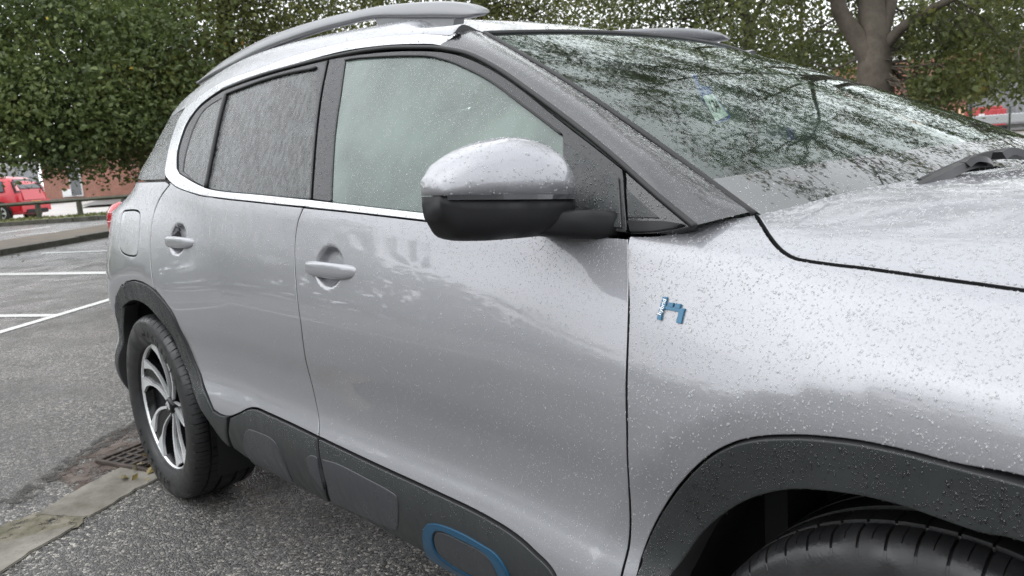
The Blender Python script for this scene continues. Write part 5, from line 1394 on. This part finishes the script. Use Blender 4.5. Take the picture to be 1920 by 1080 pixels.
# ------------------------------------------------------------------ red car on the left
def small_car(px, dist, yaw_px_dir, label):
    p = upright(px, dist); 
    t = thing('red_car', label, 'car', tuple(p))
    fw = yaw_px_dir/np.linalg.norm(yaw_px_dir); rz = math.atan2(fw[1], fw[0]); R = Matrix.Rotation(rz, 4, 'Z')
    def Lp(x, y, z): v = R @ Vector((x, y, z)); return (p[0]+v.x, p[1]+v.y, p[2]+v.z)
    red = mat('red_car_paint', (.50, .008, .022), .35, .0, .5, .05)
    # profile sections across the length: x, halfwidth low, halfwidth top, z belt, z roof
    xs = [-1.90, -1.86, -1.70, -1.45, -1.0, -.4, .3, .75, 1.15, 1.6, 1.85, 1.92]
    belt = [.75, .92, .98, .99, .98, .97, .96, .95, .92, .86, .74, .6]
    roof = [.78, 1.02, 1.33, 1.50, 1.56, 1.58, 1.54, 1.36, 1.08, .90, .76, .62]
    hw = [.72, .80, .84, .86, .87, .87, .87, .87, .86, .82, .74, .66]; ht = [.60, .62, .60, .60, .62, .63, .62, .62, .66, .66, .62, .6]
    secs = []
    for x, b, r_, w_, h_ in zip(xs, belt, roof, hw, ht):
        half = [(w_*.90, .24), (w_, .38), (w_*1.0, .62), (w_*.985, b*.9), (w_*.94, b), (h_*1.02+.02, b+(r_-b)*.86), (h_*.85, r_-.01), (0, r_+.01)]
        s = [(x, y, z) for y, z in half]+[(x, -y, z) for y, z in half[::-1][1:]]
        secs.append([Lp(*q) for q in s])
    body = loft('car_body', secs, red, t)
    def quad(nm, Q, m, par, th=.012):
        Q = [Vector(q) for q in Q]; n = (Q[1]-Q[0]).cross(Q[2]-Q[0]).normalized(); c = sum(Q, Vector())/4
        if n.dot(c-Vector((0, 0, .8))) < 0: n = -n
        V = [Lp(*(q+n*th)) for q in Q]+[Lp(*(q-n*.03)) for q in Q]
        return obj(nm, V, [(0, 1, 2, 3), (0, 4, 5, 1), (1, 5, 6, 2), (2, 6, 7, 3), (3, 7, 4, 0)], m, par, False)
    quad('rear_window', [(-1.83, -.56, 1.10), (-1.83, .56, 1.10), (-1.56, .50, 1.43), (-1.56, -.50, 1.43)], M['winglass'], t, .03)
    quad('tailgate', [(-1.925, -.58, .72), (-1.925, .58, .72), (-1.85, .56, 1.04), (-1.85, -.56, 1.04)], red, t, .02)
    quad('number_plate', [(-1.955, -.26, .55), (-1.955, .26, .55), (-1.95, .26, .67), (-1.95, -.26, .67)], mat('yellow_plate', (.75, .48, .04), .5), t, .02)
    quad('rear_bumper', [(-1.94, -.78, .32), (-1.94, .78, .32), (-1.94, .80, .70), (-1.94, -.80, .70)], red, t, .03)
    quad('bumper_insert', [(-1.97, -.60, .26), (-1.97, .60, .26), (-1.97, .56, .40), (-1.97, -.56, .40)], M['dark'], t, .02)
    for s in (-1, 1):
        quad('tail_lamp', [(-1.86, .62*s, .98), (-1.80, .78*s, .98), (-1.66, .70*s, 1.36), (-1.72, .60*s, 1.36)], M['black'], t, .035)
        quad('tail_lamp_lens', [(-1.87, .65*s, 1.03), (-1.83, .75*s, 1.03), (-1.72, .69*s, 1.28), (-1.76, .63*s, 1.28)], M['lampw'], t, .045)
        quad('side_window', [(-1.45, .815*s, 1.04), (-.55, .84*s, 1.02), (-.55, .69*s, 1.42), (-1.35, .68*s, 1.40)], M['winglass'], t, .03)
        quad('side_window', [(-.48, .84*s, 1.02), (.62, .845*s, 1.0), (.25, .69*s, 1.40), (-.48, .69*s, 1.42)], M['winglass'], t, .03)
        for x_ in (-1.25, 1.2):
            for nm, r_, w_, m_, yo in (('wheel', .32, .20, M['tyre'], .80), ('wheel_rim', .21, .21, M['alloy'], .80)):
                V = []; n_ = 24
                for k in range(n_):
                    a = 2*math.pi*k/n_; V += [Lp(x_+r_*math.cos(a), (yo-w_/2)*s, .32+r_*math.sin(a)), Lp(x_+r_*math.cos(a), (yo+w_/2)*s, .32+r_*math.sin(a))]
                F = [(2*k, 2*((k+1) % n_), 2*((k+1) % n_)+1, 2*k+1) for k in range(n_)]+[tuple(2*k+1 for k in range(n_)), tuple(2*k for k in range(n_))[::-1]]
                o = obj(nm, V, F, m_, t, False)
            for k in range(5):
                a = 2*math.pi*k/5; quad_ = [Lp(x_+.19*math.cos(a+da), .912*s, .32+.19*math.sin(a+da)) for da in (-.32, .32)]+[Lp(x_+.07*math.cos(a+da), .912*s, .32+.07*math.sin(a+da)) for da in (.5, -.5)]
                obj('rim_opening', quad_, [(0, 1, 2, 3)], M['dark'], o, False)
            arch = [Lp(x_+.37*math.cos(a), (.868)*s, .32+.37*math.sin(a)) for a in np.linspace(-.1, math.pi+.1, 20)]
            tube('wheel_arch', arch, .03, M['dark'], t, 6)
    tube('rear_wiper', [Lp(-1.87, 0, 1.10), Lp(-1.80, .22, 1.18)], .012, M['dark'], t, 5)
    return t
rp = upright(30, 29.5); leftdir = -CR[:2]; fwd = CF[:2]
rv = ray(30, 380)[:2]; rv /= np.linalg.norm(rv); lt = np.array([-rv[1], rv[0]]); lt = lt if lt@CR[:2] < 0 else -lt
small_car(-50, 33, lt*.83+rv*.56, 'bright red hatchback parked on the pale road beyond the wooden rail, far left')
# ------------------------------------------------------------------ trees
M['bark'] = rough('plane_bark', (.17, .145, .12), (.075, .062, .05), 2.2, 1.0, .8); B(M['bark']).inputs['Specular IOR Level'].default_value = .2
M['barkd'] = rough('dark_bark', (.05, .043, .035), (.08, .07, .055), 4, .8, .8)
def limb_path(a, b, wob, n=8):
    a, b = np.array(a), np.array(b); L = np.linalg.norm(b-a); P = [a+(b-a)*i/n+(rng.normal(0, wob*L, 3) if 0 < i < n else 0) for i in range(n+1)]
    return np.array(catmull(P, 3))
def crown_pts(blobs, per, clump_r, zmin=1.5, clear=None):
    out = []
    for (px, py, dist, rpx, rpy, rd, n) in blobs:
        c_ = pt(px, py, dist); k = dist/FPX*1.0; dv = ray(px, py)[:2]; dv = dv/np.linalg.norm(dv); rt = np.array([dv[1], -dv[0]])
        nc = max(3, n//per)
        u = rng.normal(size=(nc, 3)); u /= np.linalg.norm(u, axis=1)[:, None]; u *= rng.uniform(.15, 1, nc)[:, None]**(1/2.2)
        cc = np.stack([c_[0]+u[:, 0]*rpx*k*rt[0]+u[:, 1]*rd*dv[0], c_[1]+u[:, 0]*rpx*k*rt[1]+u[:, 1]*rd*dv[1], c_[2]+u[:, 2]*rpy*k], -1)
        cr = rng.uniform(.5, 1.3, nc)*clump_r
        q = rng.normal(size=(nc, per, 3))*np.array([1, 1, .62]); q = cc[:, None]+q*cr[:, None, None]*.55; out.append((cc, q.reshape(-1, 3)))
    C = np.concatenate([o[0] for o in out]); Q = np.concatenate([o[1] for o in out])
    Q = Q[Q[:, 2] > zmin+np.abs(rng.normal(0, .22, len(Q)))+.30*np.sin(Q[:, 0]*1.7+Q[:, 1]*2.3)+.16*np.sin(Q[:, 0]*5.1-Q[:, 1]*3.7)]
    if clear:   # keep the view of the trunk open: a gap in the foliage on its camera side
        d = Q-CAM; z = d@CF; px = 960+FPX*(d@CR)/z; py = 540-FPX*(d@CU)/z; ds = np.hypot(d[:, 0], d[:, 1])
        for (a, b, y0_, y1_, dist) in clear: Q = Q[~((px > a) & (px < b) & (py > y0_) & (py < y1_) & (ds < dist))]; d = Q-CAM; z = d@CF; px = 960+FPX*(d@CR)/z; py = 540-FPX*(d@CU)/z; ds = np.hypot(d[:, 0], d[:, 1])
    return C, Q
def tree(label, px, dist, r0, blobs, lm, limbs, bark, size=.078, per=190, clump=.95, top=7.5, lean=0, twigs=60, name='broadleaf_tree', zmin=1.5, clear=None):
    p = upright(px, dist); t = thing(name, label, 'tree', tuple(p))
    path = [p+[0, 0, -.1]]+[pt(x, y, d) for x, y, d in limbs[0]]
    path = catmull(path, 5); n = len(path)
    tube('trunk', path, np.linspace(r0, r0*.45, n)*(1+.25*np.exp(-np.linspace(0, 8, n))), bark, t, 12)
    C, Q = crown_pts(blobs, per, clump, zmin, clear)
    for L in limbs[1:]:
        pp = catmull([pt(x, y, d) for x, y, d, *_ in L[1]], 6); tube('limb', pp, np.linspace(L[0], L[0]*.35, len(pp)), bark, t, 8)
    Vt = []; Ft = []
    idx = rng.choice(len(C), min(twigs, len(C)), False); tp = np.array(path); nodes = [tp[int(len(tp)*.45):]]
    for L in limbs[1:]: nodes.append(np.array(catmull([pt(x, y, d) for x, y, d, *_ in L[1]], 6)))
    nodes = np.concatenate(nodes)
    for i in idx:
        c_ = C[i]; dd = np.linalg.norm(nodes-c_, axis=1)+np.maximum(0, nodes[:, 2]-c_[2])*.6; a = nodes[dd.argmin()]
        if np.linalg.norm(a-c_) > 6: continue
        pp = limb_path(a, c_, .05, 5); V_, F_ = tube_arr(pp, np.linspace(.014+.005*np.linalg.norm(a-c_), .005, len(pp)), 5); k = len(Vt); Vt += list(V_); Ft += [tuple(j+k for j in f) for f in F_]
    if Vt: bulk('branches', np.array(Vt), np.array(Ft), bark, t, 'stuff')
    leaves('crown', Q, size, lm, t, 'stuff')
    return t
# tree A: far left, dark
tree('dark green tree at the far left whose crown fills the upper left corner', -160, 17, .24,
     [(-60, -120, 17, 330, 260, 2.4, 26000), (80, 130, 16, 260, 150, 2.2, 40000), (60, 240, 15.5, 220, 85, 1.6, 24000), (-100, 200, 16.5, 180, 120, 1.8, 10000), (120, -520, 18, 380, 250, 3, 9000), (150, 300, 15.5, 120, 30, 1.0, 2600)],
     M['leaf_dark'], [[(-150, 300, 17), (-120, 200, 17), (-40, 60, 17), (60, -200, 17.5)], (.10, [(-120, 210, 17), (20, 230, 16.5), (110, 310, 16)]), (.09, [(-110, 200, 17), (-30, 90, 16.5), (60, 30, 16)]), (.07, [(-130, 240, 17), (30, 250, 15.5), (60, 170, 15)])], M['barkd'])
tree('olive green tree with a few yellow leaves behind the rear roof of the silver car', 420, 18.5, .26,
     [(420, 60, 18, 230, 170, 2.4, 38000), (330, 250, 17, 130, 100, 1.7, 18000), (520, -150, 19, 260, 160, 2.6, 10000), (620, 40, 19, 190, 120, 2.0, 12000), (450, -520, 19, 380, 260, 3, 8000), (270, 120, 17.5, 90, 150, 1.3, 8000)],
     M['leaf_olive'], [[(420, 300, 18.5), (430, 150, 18.5), (420, -50, 18.5), (450, -250, 19)], (.10, [(425, 230, 18.5), (300, 230, 17.5), (190, 290, 17)]), (.08, [(425, 120, 18.5), (330, 40, 18), (250, 20, 18)])], M['barkd'])
tree('green tree crown showing above the roof rail, middle of the picture', 900, 21, .26,
     [(830, 0, 21, 200, 110, 2.4, 16000), (1020, 0, 20.5, 160, 120, 2.2, 14000), (900, -220, 21, 300, 160, 3, 9000), (950, -520, 21, 340, 240, 3, 7000)],
     M['leaf_olive'], [[(900, 250, 21), (905, 100, 21), (900, -100, 21)]], M['barkd'])
tree('tree with a slender dark stem between the far roof rail and the big grey trunk', 1392, 17, .15,
     [(1230, 10, 18, 150, 75, 2.0, 8000), (1400, 60, 17, 140, 100, 2.0, 10500), (1300, -150, 17.5, 200, 130, 2.4, 9000), (1480, 130, 16.5, 110, 60, 1.4, 5500), (1400, -420, 17, 300, 200, 3, 9000)],
     M['leaf_right'], [[(1415, 200, 17), (1405, 70, 17), (1385, -30, 17), (1370, -160, 17)], (.07, [(1400, 60, 17), (1440, -20, 17), (1470, -120, 17)]), (.05, [(1500, 160, 17), (1503, 40, 17), (1500, -80, 17)])], M['barkd'])
tree('big tree with a thick forked grey trunk behind the windscreen', 1640, 12.8, .275,
     [(1500, 40, 13.6, 130, 90, 1.2, 3600), (1780, 100, 13.4, 150, 80, 1.4, 7000), (1850, 20, 13.4, 160, 110, 1.6, 4500), (1690, -130, 13.4, 300, 120, 2.0, 8000), (1740, 172, 12.6, 110, 30, .9, 3600), (1900, 130, 12.8, 70, 60, 1.0, 2200), (2150, -100, 13, 200, 260, 2.4, 6000),
      (1700, -480, 12.2, 420, 260, 2.6, 17000), (1650, -900, 10.8, 480, 260, 2.2, 14000), (1500, -1300, 9.2, 560, 300, 1.8, 9500), (2100, -700, 11, 380, 400, 2.2, 6000), (1250, -700, 11.5, 260, 260, 2.2, 7000), (2000, -1800, 7.2, 700, 500, 1.7, 6500)],
     M['leaf_right'], [[(1641, 190, 12.8), (1640, 110, 12.8), (1637, 50, 12.8), (1632, -20, 12.8), (1628, -120, 12.8), (1640, -240, 12.8)],
      (.17, [(1640, 130, 12.8), (1610, 75, 12.7), (1575, 20, 12.6), (1560, -60, 12.5), (1530, -180, 12.4)]),
      (.16, [(1645, 70, 12.8), (1665, 10, 12.9), (1680, -60, 13), (1700, -200, 13)]),
      (.09, [(1655, 90, 12.8), (1700, 45, 12.6), (1760, 10, 12.4), (1850, -30, 12.2), (1960, -40, 12)]),
      (.045, [(1632, -60, 12.8), (1560, -350, 12), (1480, -700, 10.8), (1400, -1200, 9.4)]),
      (.05, [(1640, -200, 12.8), (1760, -520, 12), (1900, -900, 10.8), (2000, -1300, 9.6)]),
      (.035, [(1500, -560, 11.4), (1250, -760, 10.6), (1000, -860, 10)]),
      (.035, [(1660, -330, 12.6), (1700, -700, 11.2), (1690, -1100, 9.8)])], M['bark'], size=.066, clump=.56, per=240, twigs=160, zmin=1.32,
     clear=[(1588, 1700, -80, 215, 13.1), (1540, 1610, -60, 60, 12.9)])
tree('sparse tree crown at the right edge above the containers', 2060, 19, .2,
     [(1930, 60, 20, 150, 70, 2.0, 7000), (1800, -20, 20, 160, 80, 2.0, 7000), (2100, -50, 19, 160, 160, 2, 4000)],
     M['leaf_right'], [[(2060, 150, 19), (2050, 0, 19), (2040, -150, 19)]], M['barkd'])
# ------------------------------------------------------------------ far side of the car park behind the camera (only mirrored in the paint)
for i, x in enumerate((-9.5, -7.0, -4.5, -2.0, .5, 3.0)):
    sheet('road_marking', [(x, -3.6), (x+.10, -3.6), (x+.10, -8.4), (x, -8.4)], M['line'], .005)
sheet('road_marking', [(-12, -3.5), (8, -3.5), (8, -3.6), (-12, -3.6)], M['line'], .006, n=40)
fw_ = []
for k in range(420):
    a = rng.uniform(math.radians(185), math.radians(355)); r_ = rng.uniform(30, 36); c_ = np.array([r_*math.cos(a), r_*math.sin(a), 0]); hmax = 4.5+2.5*math.sin(a*9)+1.2*math.sin(a*23+1)
    c_[2] = rng.uniform(0, 1)*hmax
    fw_.append(c_+rng.normal(size=(60, 3))*np.array([1.6, 1.6, .9]))
leaves('far_wood', np.concatenate(fw_), .75, M['leaf_dark'])
